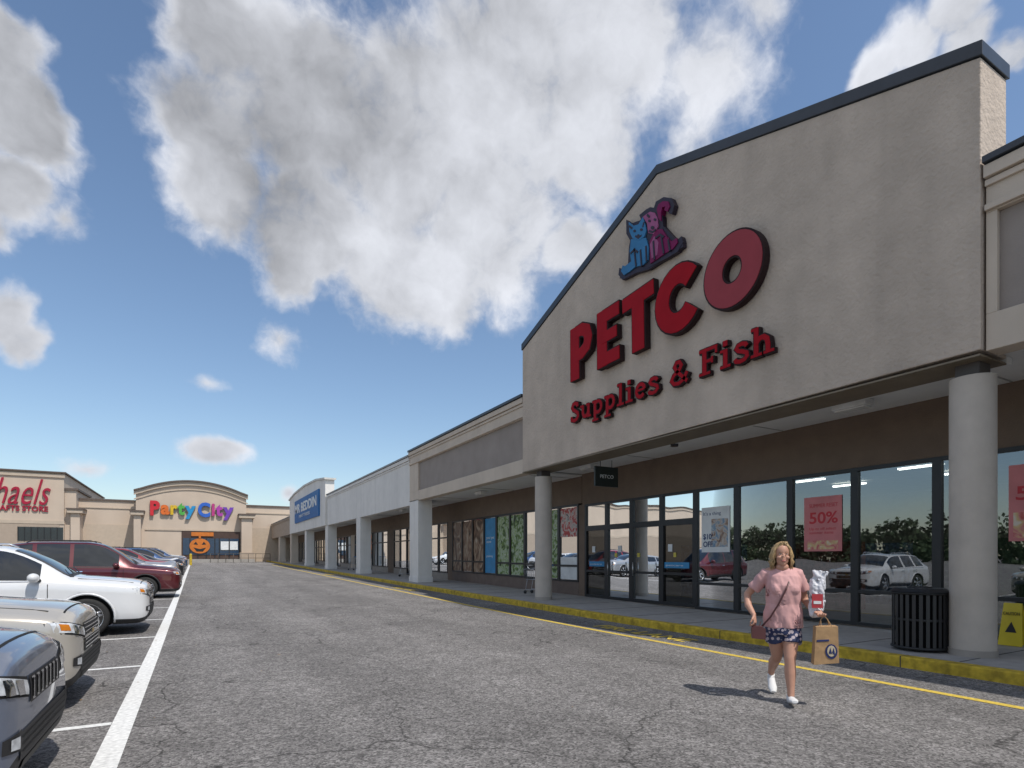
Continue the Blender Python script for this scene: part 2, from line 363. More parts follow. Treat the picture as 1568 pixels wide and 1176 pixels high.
for i,x in enumerate((14.5,17,19.5,22)):
    for j in range(6):
        y=-6+3.6*j
        inn.box(x,x+.6,y,y+2.2,.16,1.9,M('shelf%d'%((i+j)%4),[(.28,.1,.08),(.1,.16,.28),(.3,.28,.2),(.14,.2,.12)][(i+j)%4],.7,var=.7,vs=9))
        inn.box(x-.5,x-.35,y,y+1.2,4.2,4.25,M('tube_light',(1,.97,.9),.5,emit=9))
inn.obj('store_interior',SM)
PO=MB()
pink=M('poster_pink',(.62,.2,.2),.5,var=.1); bl=M('poster_blue',(.04,.25,.50),.5); wht=M('poster_white',(.72,.74,.74),.5)
a=onX(1232,768,SX); b=onX(1290,845,SX)
def pw(yl,yh,zl,zh,mat,dx=0): PO.box(SX-.015-dx,SX-.012-dx,yl,yh,zl,zh,mat)
pw(b[0],a[0],1.62,2.75,pink); 
aa=onX(1075,780,SX); bb=onX(1118,845,SX)
pw(bb[0],aa[0],1.62,2.75,wht)
ph=rampM('poster_photo',[(.05,.06,.10),(.35,.22,.15),(.55,.50,.45),(.12,.25,.4),(.6,.62,.6)],5); pw(bb[0]+.05,aa[0]-.32,1.75,2.45,ph,.004)
ph2=rampM('poster_photo_warm',[(.5,.07,.06),(.62,.22,.2),(.65,.45,.2),(.7,.6,.5)],6)
pw(b[0]+.08,a[0]-.08,1.66,1.84,ph2,.004)
y0=YX(1538,SX); pw(y0-1.0,y0-.06,1.75,2.95,pink); pw(y0-.95,y0-.12,1.8,2.2,ph2,.004)
for q0,q1 in ((903,928),(1018,1056)): pw(YX(q1,SX),YX(q0,SX),1.2,1.36,bl)
yp=M('leaflet_yellow',(.6,.5,.08),.5)
for q in (945,980,1036): pw(YX(q,SX),YX(q,SX)+.10,1.5,1.62,yp)
for q in (912,952,1030): pw(YX(q,SX),YX(q,SX)+.16,1.65,1.85,wht)
dogs=rampM('poster_dogs',[(.02,.012,.01),(.09,.05,.03),(.22,.12,.07),(.36,.27,.19),(.5,.44,.36)],2.0,dist=2.2,mapsc=(1,1,.6))
grn=rampM('poster_green',[(.012,.02,.01),(.05,.10,.02),(.15,.26,.04),(.45,.50,.42),(.24,.36,.09),(.55,.58,.55)],3.2,dist=1.5)
redp=rampM('poster_red_mix',[(.35,.03,.03),(.5,.06,.05),(.6,.55,.5),(.05,.05,.06)],5)
base=dd[-1]+.36
for i,kd in enumerate([ 'r','g',None,'g','g','b','d','d','d']):
    ya=base+1.2*i+.09; yb=base+1.2*(i+1)-.09; z0=g(ya)+.68
    if kd=='r': pw(ya,yb,2.2,3.2,redp); pw(ya,yb,z0,1.5,wht)
    if kd=='g': pw(ya,yb,z0,3.2,grn)
    if kd=='b':
        pw(ya,yb,z0,3.2,bl)
        txt('your pet\nstore','poster_text',SM,(SX-.016,yb-.12,2.3),(0,-1,0),(0,0,1),w=.75,h=.13,depth=.002,face=wht); txt('grooming','poster_text',SM,(SX-.016,yb-.12,1.5),(0,-1,0),(0,0,1),w=.6,h=.1,depth=.002,face=wht)
    if kd=='d': pw(ya,yb,z0,3.2,dogs)
PO.obj('window_posters',SM)
exX,eyX=(0,-1,0),(0,0,1); tx=SX-.016
txt('50%','poster_text',SM,(tx,a[0]-.12,2.2),exX,eyX,w=(a[0]-b[0])*.75,h=.24,depth=.002,face=M('txt_red',(.55,.03,.04),.5),off=.02)
txt('SUMMER RESET','poster_text',SM,(tx,a[0]-.12,2.53),exX,eyX,w=(a[0]-b[0])*.75,h=.08,depth=.002,face=MC['txt_red'])
txt('Up to off select\nsummer items','poster_text',SM,(tx,a[0]-.12,2.06),exX,eyX,w=(a[0]-b[0])*.7,h=.06,depth=.002,face=MC['txt_red'])
txt("It's a thing","poster_text",SM,(tx,aa[0]-.06,2.55),exX,eyX,w=.55,h=.09,depth=.002,face=M('txt_dk',(.02,.05,.15),.5))
txt('$10\nOFF','poster_text',SM,(tx-.004,aa[0]-.06,1.95),exX,eyX,w=.3,h=.14,depth=.002,face=MC['txt_dk'],off=.02)
txt('50%','poster_text',SM,(tx,y0-.15,2.4),exX,eyX,w=.7,h=.22,depth=.002,face=MC['txt_red'],off=.02)
for q0,q1 in ((903,928),(1018,1056)): txt('petcare','poster_text',SM,(tx,YX(q0,SX)-.06,1.255),exX,eyX,w=(YX(q0,SX)-YX(q1,SX))*.7,h=.05,depth=.002,face=wht)
BS=empty('hanging_blade_sign'); mb=MB(); yb=YX(926,9.9)
gdk=M('blade_dark',(.02,.028,.026),.4)
mb.box(9.55,10.35,yb-.03,yb+.03,3.45,4.0,gdk); mb.tube([(9.75,yb,4.0),(9.75,yb,4.2)],.012,gdk,6); mb.tube([(10.15,yb,4.0),(10.15,yb,4.2)],.012,gdk,6)
mb.obj('panel',BS,bevel=.008); txt('PETCO','lettering',BS,(9.72,yb-.031,3.68),(1,0,0),(0,0,1),w=.46,h=.10,depth=.004,face=wht)
# ---------------- main sign
SG=empty('pet_store_sign')
def fnF(Y0,Z0,X0=GX):
    return lambda p,d:(X0-d,Y0-p[0],Z0+p[1])
mb=MB()
LET=[
 ('P',12.6,[([(.2,0),(.19,1.4)],.40),([(.2,1.23),(.5,1.25),(.72,1.15),(.79,.95),(.72,.74),(.5,.63),(.2,.61)],.33)]),
 ('E',11.44,[([(.2,0.0),(.19,1.4)],.40),([(.2,1.23),(.84,1.25)],.33),([(.2,.71),(.76,.73)],.29),([(.2,.165),(.86,.18)],.33)]),
 ('T',10.47,[([(0,1.2),(1.04,1.26)],.34),([(.53,1.2),(.55,0)],.41)]),
 ('C',9.37,[(arc(.66,.71,.46,.50,38,325,20),.42)]),
]
for nme,Y0,ss in LET:
    fn=fnF(Y0,6.2)
    for i,(p,w) in enumerate(ss):
        stroke(mb,p,w+.05,.02,.17+.002*i,letS,fn); stroke(mb,p,w-.02,.165,.185+.003*i,redM,fn)
fn=fnF(8.0,6.2); ring=arc(.665,.7,.445,.47,0,360,40)[:-1]
stroke(mb,ring,.50,.02,.17,letS,fn,True); stroke(mb,ring,.43,.165,.185,redO,fn,True)
mb.obj('main_letters',SG)
ws=.1
SC=[(.50,.74),(.46,.86),(.33,.93),(.19,.89),(.13,.76),(.2,.62),(.36,.52),(.5,.4),(.52,.24),(.42,.1),(.27,.06),(.12,.12),(.08,.26)]
G={
'S':([(SC,.18),([(.50,.95),(.50,.72)],.08),([(.08,.05),(.08,.3)],.08)],.68),
'u':([([(.16,.66),(.16,.28),(.22,.12),(.34,.09),(.46,.16),(.5,.3)],.17),([(.52,.68),(.52,0)],.19),([(0,.63),(.2,.63)],ws),([(.38,.63),(.5,.63)],ws),([(.5,.05),(.68,.05)],ws)],.74),
'p':([([(.18,.68),(.18,-.28)],.19),(arc(.36,.34,.2,.27,140,-140,12),.16),([(.02,.63),(.2,.63)],ws),([(.02,-.26),(.38,-.26)],ws)],.72),
'l':([([(.2,1),(.2,0)],.19),([(.02,.95),(.2,.95)],ws),([(.02,.05),(.38,.05)],ws)],.46),
'i':([([(.2,.68),(.2,0)],.19),([(.02,.63),(.2,.63)],ws),([(.02,.05),(.38,.05)],ws),([(.2,.79),(.2,.99)],.2)],.46),
'e':([([(.12,.37),(.5,.37)],.09),(arc(.31,.34,.2,.27,5,320,14),.16)],.64),
's':([([(p[0]*.92,p[1]*.7) for p in SC],.15)],.58),
'&':([([(.72,.42),(.6,.16),(.4,.05),(.2,.08),(.1,.24),(.18,.42),(.42,.58),(.5,.74),(.42,.9),(.3,.9),(.22,.76),(.32,.55),(.72,.05)],.15)],.85),
'F':([([(.22,1),(.22,0)],.2),([(.02,.93),(.7,.93)],.13),([(.22,.5),(.52,.5)],.12),([(.02,.05),(.44,.05)],ws),([(.66,.98),(.66,.7)],.09),([(.52,.62),(.52,.38)],.08)],.78),
'h':([([(.18,1),(.18,0)],.19),([(.02,.95),(.18,.95)],ws),([(.02,.05),(.36,.05)],ws),([(.18,.45),(.3,.59),(.42,.6),(.52,.5),(.55,.3),(.55,0)],.18),([(.42,.05),(.73,.05)],ws)],.78)}
mb=MB()
for word,Ya,Yb in (('Supplies',12.7,9.3),('&',9.02,8.42),('Fish',8.2,6.45)):
    W=sum(G[c][1] for c in word); k=(Ya-Yb)/W; x=0; n=0
    for c in word:
        for i,(p,w) in enumerate(G[c][0]):
            q=[((x+u)*k,v*.53) for u,v in p]; n+=1
            fn=fnF(Ya,5.12); stroke(mb,q,w*.5+.045,.02,.11+.0016*i,letS,fn); stroke(mb,q,w*.5+.0,.108,.122+.0021*i,redM,fn)
        x+=G[c][1]
mb.obj('sub_letters',SG)
mb=MB()
def lp(poly,mat,dep,grow=0):
    c=Vector((sum(p[0] for p in poly)/len(poly),sum(p[1] for p in poly)/len(poly)))
    q=[]
    for p in poly:
        v=Vector(p)-c; v=v*(1+grow/max(v.length,1)); p2=c+v; p2.x=1003+(p2.x-1003)*.95; p2.y=370+(p2.y-370)*.95; yz=onX(p2.x,p2.y,GX); q.append(yz)
    mb.prism(q,'x',GX-dep,GX-.015,mat)
def ln(pts,w,mat,dep):
    q=[onX(1003+(p[0]-1003)*.95,370+(p[1]-370)*.95,GX) for p in pts]; q=[(-y,z) for y,z in q]
    stroke(mb,q,w,.1,dep,mat,lambda p,d:(GX-d,-p[0],p[1]))
lb=M('logo_blue',(.045,.19,.38),.5,spec=.2); lpk=M('logo_pink',(.34,.10,.22),.5,spec=.2); lmg=M('logo_magenta',(.19,.01,.08),.5,spec=.2); ldk=M('logo_outline',(.018,.01,.026),.5)
cat_body=[(972,366),(998,364),(1003,380),(1003,402),(994,412),(980,416),(968,424),(959,429),(954,422),(956,412),(960,414),(970,406),(969,385)]
cat_head=[(967,340),(975,346),(985,343),(993,331),(998,345),(1000,356),(996,367),(986,373),(974,370),(968,358)]
dog_body=[(1000,372),(1010,352),(1022,350),(1031,362),(1040,372),(1048,366),(1050,374),(1042,386),(1028,394),(1012,404),(1002,410)]
dog_head=[(989,332),(998,325),(1003,322),(1012,324),(1018,334),(1019,350),(1010,364),(1000,362),(996,345)]
dog_ear=[(1012,322),(1015,312),(1024,306),(1034,307),(1037,316),(1033,326),(1028,324),(1029,315),(1022,316),(1020,328),(1021,342),(1016,338)]
for i,p in enumerate((cat_body,cat_head,dog_body,dog_head,dog_ear)): lp(p,ldk,.12+.003*i,5)
lp([(956,428),(1002,412),(1050,382),(1050,372),(1030,372),(990,388)],ldk,.117,5)
lp(dog_body,lmg,.15,-2.5); lp(dog_ear,lmg,.154,-2); lp(dog_head,lpk,.158,-3); lp(cat_body,lb,.153,-3); lp(cat_head,lb,.162,-2.5)
lp([(1003,378),(1010,364),(1017,374),(1015,394),(1006,400)],lpk,.155)
for cx,cy,r in ((979,356,2.2),(990,354,2.2),(1003,340,2.2),(1012,338,2.2),(985,363,1.8),(1008,351,3)):
    lp([(cx+r*math.cos(t*math.pi/4),cy+r*math.sin(t*math.pi/4)) for t in range(8)],ldk,.17)
for s in ([(978,384),(981,412)],[(988,386),(990,412)],[(997,380),(998,404)],[(1022,366),(1026,392)],[(1009,372),(1011,402)],[(1033,370),(1036,388)],[(972,392),(978,386),(984,390)],[(1012,368),(1020,362),(1026,366)],[(980,364),(985,367),(990,363)],[(1002,356),(1008,358),(1013,354)],[(970,348),(975,352)],[(994,342),(992,350)],[(999,330),(1003,334)]): ln(s,.042,ldk,.168)
mb.obj('cat_and_dog_emblem',SG)
MS=empty('mattress_store_sign'); mb=MB(); (ya,za)=onX(453,775,8.9); (yb_,zb_)=onX(490,756,8.9)
mb.box(8.78,8.895,yb_,ya,4.9,7.1,M('sign_blue',(.012,.14,.38),.5,spec=.2)); mb.obj('panel',MS)
txt('MR BEDDIN','lettering',MS,(8.776,ya-.4,5.85),exX,eyX,w=(ya-yb_)*.9,h=.85,depth=.02,face=wht,off=.03)
txt('MATTRESS','lettering',MS,(8.776,ya-3,5.3),exX,eyX,w=(ya-yb_)*.45,h=.28,depth=.02,face=wht)
# ---------------- far building
FYY=84.0
FB=empty('party_supply_store_building')
fw=M('far_wall_tan',(.56,.455,.36),.9,var=.05,vs=.5,dirt=.06); fw2=M('far_trim',(.50,.41,.32),.9,var=.05); fw3=M('far_lower',(.40,.32,.25),.9,var=.05); fdk=M('far_coping',(.12,.09,.075),.7)
def fx(px,Y=FYY): return onY(px,853,Y)[0]
def fz(px,py,Y=FYY): return onY(px,py,Y)[1]
gz=g(FYY)
mb=MB()
x0,x1=fx(118),fx(470)
mb.box(x0,40,FYY,FYY+30,gz-.5,fz(293,772),fw); mb.box(x0,40,FYY-.15,FYY+30,fz(293,772),fz(293,769.5),fdk)
mb.box(x0,40,FYY-.1,FYY-.01,fz(293,783),fz(293,781.5),fw2); mb.box(x0,40,FYY-.06,FYY-.01,gz,fz(293,806),fw2)
mb.obj('wall',FB)
Y2=FYY-1.2
ax0,ax1=fx(208,Y2),fx(377,Y2); zs=fz(293,756,Y2); zt=fz(293,738,Y2)
n=20; arcp=[(ax0+(ax1-ax0)*i/n, zs+(zt-zs)*(1-(2*i/n-1)**2)) for i in range(n+1)]
mb=MB(); mb.prism([(ax0,gz-.5),(ax1,gz-.5)]+arcp[::-1],'y',Y2,FYY-.01,fw)
for k,(o0,o1,pr,m) in enumerate(((0.0,.18,.45,fdk),(-.45,-.02,.25,fw2),(-1.05,-.9,.1,fw2))):
    mb.prism([(p[0]-.2 if i==0 else p[0]+(.2 if i==n else 0),p[1]+o0) for i,p in enumerate(arcp)]+[(p[0]-.2 if i==0 else p[0]+(.2 if i==n else 0),p[1]+o1) for i,p in enumerate(arcp)][::-1],'y',Y2-pr,Y2-.002,m)
mb.obj('arched_front',FB)
mb=MB()
Y3=FYY-2.2
for a,b in ((200,220),(366,390),(103,127)):
    xa,xb=fx(a,Y3),fx(b,Y3); top=fz(293,786,Y3)
    mb.box(xa+.3,xb-.3,Y3,FYY,gz-.5,top-.4,fw); mb.box(xa,xb,Y3-.3,FYY,top-.4,top,fw2); mb.box(xa-.1,xb+.1,Y3-.4,FYY,top,top+.15,fdk)
    mb.box(xa+.1,xb-.1,Y3-.15,FYY-.5,gz-.5,gz+1.2,fw3)
mb.obj('pilasters',FB)
mb=MB(); Y4=Y2-.05
xa,xb=fx(278,Y4),fx(368,Y4)
mb.box(fx(222,Y4),fx(368,Y4)-.02,Y4-.05,Y4+.02,fz(293,813,Y4),fz(293,811,Y4),fw2)
mb.box(xa,xb,Y4,Y4+.04,gz+.1,fz(293,812,Y4),M('far_store_brown',(.07,.04,.03),.6))
mb.box(fx(280,Y4),fx(366,Y4),Y4-.06,Y4-.02,gz+.9,fz(293,824,Y4),M('far_glass',(.02,.05,.10),.08))
for p in (291,303,316,329,336,351,366): mb.box(fx(p,Y4)-.05,fx(p,Y4)+.05,Y4-.1,Y4-.06,gz+.1,fz(293,824,Y4),frame)
for p in (338,352): mb.box(fx(p,Y4),fx(p+12,Y4),Y4-.13,Y4-.11,fz(p,842,Y4),fz(p,829,Y4),wht)
mb.box(fx(293,Y4),fx(327,Y4),Y4-.13,Y4-.1,fz(310,821,Y4),fz(310,815,Y4),M('halloween_orange',(.55,.16,.02),.5))
mb.box(xa-.5,xb+1.5,Y4-3,Y4-.1,gz-.3,gz+.35,cw)
mb.obj('storefront',FB)
PB=empty('pumpkin_emblem'); mb=MB(); pc=(fx(306,Y4),fz(306,836,Y4)); orr=MC['halloween_orange']
mb.prism([(pc[0]+1.15*math.cos(t*math.pi/12),pc[1]+.95*math.sin(t*math.pi/12)) for t in range(24)],'y',Y4-.2,Y4-.14,orr)
for s in (-1,1):
    mb.prism([(pc[0]+s*.2,pc[1]+.15),(pc[0]+s*.7,pc[1]+.2),(pc[0]+s*.45,pc[1]+.55)],'y',Y4-.22,Y4-.2,blk)
mb.prism([(pc[0]-.7,pc[1]-.2),(pc[0],pc[1]-.4),(pc[0]+.7,pc[1]-.2),(pc[0]+.35,pc[1]-.7),(pc[0]-.35,pc[1]-.7)],'y',Y4-.222,Y4-.202,blk)
mb.box(pc[0]-.12,pc[0]+.12,Y4-.2,Y4-.14,pc[1]+.9,pc[1]+1.3,orr)
mb.obj('emblem_face',PB)
PS=empty('party_supply_store_sign')
cols=[(.55,.02,.03),(.65,.14,.02),(.65,.42,.02),(.08,.38,.06),(.02,.25,.5),(.03,.12,.5),(.45,.04,.2),(.4,.05,.35),(.16,.05,.4)]
for c,cl,(p0,p1),i in zip('PartyCity',cols,((230,245),(246,260),(261,272),(272,283),(283,300),(303,322),(324,329),(330,341),(341,358)),range(9)):
    Yq=Y2-.1; big=c in 'PC'
    txt(c,'letter',PS,(fx(p0,Yq),Yq,fz(293,790 if big else 788,Yq)),(1,0,0),(0,0,1),w=fx(p1,Yq)-fx(p0,Yq),h=1.75 if big else 1.6,depth=.25,face=M('party_%d'%i,cl,.4),side=blk,off=.045)
CB=empty('craft_store_building'); mb=MB(); Y5=FYY-2
mb.box(-70,fx(98,Y5),Y5,FYY+30,gz-.5,fz(60,723,Y5),fw)
mb.box(-70,fx(98,Y5)+.2,Y5-.3,FYY+30,fz(60,723,Y5),fz(60,721,Y5),fdk); mb.box(-70,fx(98,Y5)+.1,Y5-.15,Y5-.01,fz(60,730,Y5),fz(60,725,Y5),fw2)
mb.box(-70,fx(98,Y5)+.05,Y5-.08,Y5-.01,fz(60,802,Y5),fz(60,797,Y5),fw2)
mb.box(-70,fx(98,Y5)-.4,Y5-.06,Y5-.01,gz,fz(60,802,Y5)-.05,fw3)
mb.box(fx(98,Y5)+.01,fx(116,Y5),Y5+.3,FYY+8,gz-.5,fz(60,748,Y5),fw); mb.box(fx(98,Y5)+.01,fx(117,Y5)+.15,Y5+.1,FYY+8,fz(60,748,Y5),fz(60,745,Y5),fdk)
mb.box(fx(28,Y5),fx(97,Y5),Y5-.12,Y5-.061,fz(60,828,Y5),fz(60,807,Y5),M('craft_glass',(.02,.03,.04),.1))
for p in range(28,98,10): mb.box(fx(p,Y5)-.04,fx(p,Y5)+.04,Y5-.16,Y5-.12,fz(60,828,Y5),fz(60,807,Y5),frame)
mb.obj('walls',CB)
CS=empty('craft_store_sign'); cr=M('craft_red',(.36,.02,.05),.5,spec=.2)
w_=fx(78,Y5)-fx(-74,Y5)
txt('Michaels','script',CS,(fx(-74,Y5),Y5-.05,fz(60,773,Y5)),(1,0,0),(0,0,1),w=w_,h=3.1,depth=.2,face=cr,shear=.42,off=-.006)
txt('ARTS & CRAFTS STORE','small_letters',CS,(fx(-70,Y5),Y5-.05,fz(60,783,Y5)),(1,0,0),(0,0,1),w=fx(74,Y5)-fx(-70,Y5),h=.6,depth=.1,face=cr,off=.02)
RL=empty('ramp_railing'); mb=MB(); st=M('rail_dark',(.08,.07,.06),.5)
Yr=79
for k in range(9):
    x=fx(322,Yr)+.85*k; mb.tube([(x,Yr,g(Yr)),(x,Yr,g(Yr)+1.1)],.03,st,6)
for z in (.55,1.1): mb.tube([(fx(322,Yr),Yr,g(Yr)+z),(fx(322,Yr)+6.8,Yr,g(Yr)+z)],.03,st,6)
mb.obj('rails',RL)
BO=empty('bollard'); mb=MB(); mb.cyl((fx(292,66),66),.12,g(66),g(66)+1.1,yel); mb.ell((fx(292,66),66,g(66)+1.1),(.12,.12,.08),yel); mb.obj('post',BO)
# ---------------- trash can
TC=empty('trash_can'); mb=MB(); cx,cy,zb=9.22,4.36,.152; R=.34
for k in range(26):
    t=2*math.pi*k/26; c,s=math.cos(t),math.sin(t)
    hw=.022; e=Vector((-s,c,0))*hw; o=Vector((cx+c*R,cy+s*R,0)); i_=Vector((cx+c*(R-.012),cy+s*(R-.012),0))
    vs=[o-e,o+e,i_+e,i_-e]; vs=[v+Vector((0,0,z)) for z in (zb+.06,zb+.84) for v in vs]
    mb.add(vs,[(0,1,5,4),(1,2,6,5),(2,3,7,6),(3,0,4,7),(0,3,2,1),(4,5,6,7)],M('bin_slat',(.03,.03,.032),.4))
mb.cyl((cx,cy),R-.045,zb+.03,zb+.8,M('liner',(.006,.006,.007),.8,spec=.1),32)
def torus(mb,c,R,r,z,mat,n=36,m=8):
    vs=[(c[0]+(R+r*math.cos(2*math.pi*j/m))*math.cos(2*math.pi*i/n),c[1]+(R+r*math.cos(2*math.pi*j/m))*math.sin(2*math.pi*i/n),z+r*math.sin(2*math.pi*j/m)) for i in range(n) for j in range(m)]
    mb.add(vs,[(i*m+j,((i+1)%n)*m+j,((i+1)%n)*m+(j+1)%m,i*m+(j+1)%m) for i in range(n) for j in range(m)],mat,True)
for z,rr in ((.05,R),(.83,R),(.45,R-.02)): torus(mb,(cx,cy),rr,.02,zb+z,blk)
mb.cyl((cx,cy),R+.03,zb+.85,zb+.9,blk,36,r2=R-.03); mb.cyl((cx,cy),.13,zb+.9,zb+.905,M('hole',(.004,.004,.004),.9)); torus(mb,(cx,cy),.14,.015,zb+.905,blk)
mb.obj('slatted_bin',TC)
CN=empty('caution_floor_sign'); mb=MB(); yc=3.86; xc=10.75
yy_=M('caution_yellow',(.65,.5,.03),.4)
bd_=[(yc-.15,.16),(yc+.15,.16),(yc+.11,.8),(yc-.11,.8)]
mb.prism(bd_,'x',xc,xc+.01,yy_,fn=lambda p,d:(d+.16*(p[1]-.16),p[0],p[1]))
mb.prism(bd_,'x',xc+.22,xc+.23,yy_,fn=lambda p,d:(d-.16*(p[1]-.16),p[0],p[1]))
mb.prism([(yc-.07,.36),(yc+.07,.36),(yc,.52)],'x',xc-.004,xc-.001,blk,fn=lambda p,d:(d+.16*(p[1]-.16),p[0],p[1]))
mb.obj('boards',CN); txt('CAUTION','text',CN,(xc+.06,yc+.1,.62),exX,eyX,w=.2,h=.05,depth=.004,face=blk)
def cart(x,y,rz):
    z=g(y)+.155; e=empty('shopping_cart',(x,y,z),rz); mb=MB(); cm=M('cart_metal',(.45,.46,.48),.35,met=.8); cb=M('cart_blue',(.02,.2,.5),.4)
    T=[(-.25,-.4,.95),(.25,-.4,.95),(.22,.42,.85),(-.22,.42,.85)]; B=[(-.2,-.3,.5),(.2,-.3,.5),(.17,.36,.5),(-.17,.36,.5)]
    for P in (T,B):
        for i in range(4): mb.tube([P[i],P[(i+1)%4]],.009,cm,6)
    for i in range(4):
        for k in range(9):
            f=k/8; a=Vector(T[i]).lerp(Vector(T[(i+1)%4]),f); b=Vector(B[i]).lerp(Vector(B[(i+1)%4]),f); mb.tube([a,b],.004,cm,4)
    for k in range(8):
        f=k/7; mb.tube([Vector(B[0]).lerp(Vector(B[3]),f),Vector(B[1]).lerp(Vector(B[2]),f)],.004,cm,4)
    mb.tube([(-.26,-.5,1.0),(.26,-.5,1.0)],.018,cb,8)
    for s in(-1,1):
        mb.tube([(s*.25,-.5,1.0),(s*.22,-.38,.9),(s*.2,-.3,.5),(s*.22,-.35,.15)],.012,cm,6); mb.tube([(s*.22,-.35,.15),(s*.17,.38,.15),(s*.17,.3,.5)],.012,cm,6)
        for yy in(-.35,.38): mb.tube([(s*.2-.015,yy,.06),(s*.2+.015,yy,.06)],.06,blk,12)
    mb.obj('frame',e)
cart(10.4,16.9,.4); cart(10.5,31.3,1.2); cart(10.2,42.5,.3)
# ---------------- cars
tire=M('tire_rubber',(.02,.02,.02),.8,var=.2,vs=20); rim=M('alloy_rim',(.55,.56,.58),.25,met=.9,var=.04); plast=M('black_trim',(.025,.025,.027),.6)
cglass=M('car_glass',(.012,.015,.018),.03,spec=1.0,var=.05); lens=M('lamp_lens',(.62,.65,.68),.08,var=.35,vs=18,coat=1); chrome=M('chrome',(.75,.76,.78),.12,met=1,var=.03)
seam=M('seam',(.01,.01,.01),.8); amber=M('amber',(.6,.2,.02),.2); redl=M('tail_red',(.35,.01,.01),.2)
ST=[(0,.78,.50,.70,.60,.66,.36),(.03,.90,.62,.80,.72,.76,.28),(.10,.97,.66,.87,.82,.85,.23),(.25,1.02,.70,.91,.885,.90,.21),(.55,1.06,.74,.95,.90,.92,.21),(.90,1.10,.76,.98,.905,.925,.21),(1.2,1.14,.77,1.01,.90,.925,.21),
 (1.62,1.42,.70,1.03,.90,.925,.21),(2.02,1.62,.64,1.04,.90,.925,.21),(2.45,1.69,.62,1.05,.90,.925,.21),(3.3,1.69,.61,1.07,.90,.925,.21),(4.0,1.65,.60,1.08,.89,.92,.21),(4.32,1.56,.59,1.08,.87,.91,.23),(4.56,1.22,.62,1.05,.85,.89,.27),(4.66,1.0,.55,.92,.78,.82,.32),(4.70,.82,.45,.75,.62,.66,.42)]
def cr_interp(S,x):
    for i in range(len(S)-1):
        if S[i][0]<=x<=S[i+1][0]+1e-9: break
    a=S[i];b=S[i+1];p=S[max(i-1,0)];q=S[min(i+2,len(S)-1)]; t=(x-a[0])/(b[0]-a[0]); out=[]
    for k in range(1,7):
        h=b[0]-a[0]
        m0=((b[k]-a[k])/h+((a[k]-p[k])/(a[0]-p[0]) if i>0 else (b[k]-a[k])/h))/2
        m1=((b[k]-a[k])/h+((q[k]-b[k])/(q[0]-b[0]) if i+2<len(S) else (b[k]-a[k])/h))/2
        s=(b[k]-a[k])/h
        if abs(s)<1e-6: m0=m1=0
        else:
            m0=max(-3*abs(s),min(3*abs(s),m0)) if m0*s>0 else 0; m1=max(-3*abs(s),min(3*abs(s),m1)) if m1*s>0 else 0
        t2=t*t;t3=t2*t
        out.append((2*t3-3*t2+1)*a[k]+(t3-2*t2+t)*h*m0+(-2*t3+3*t2)*b[k]+(t3-t2)*h*m1)
    return out
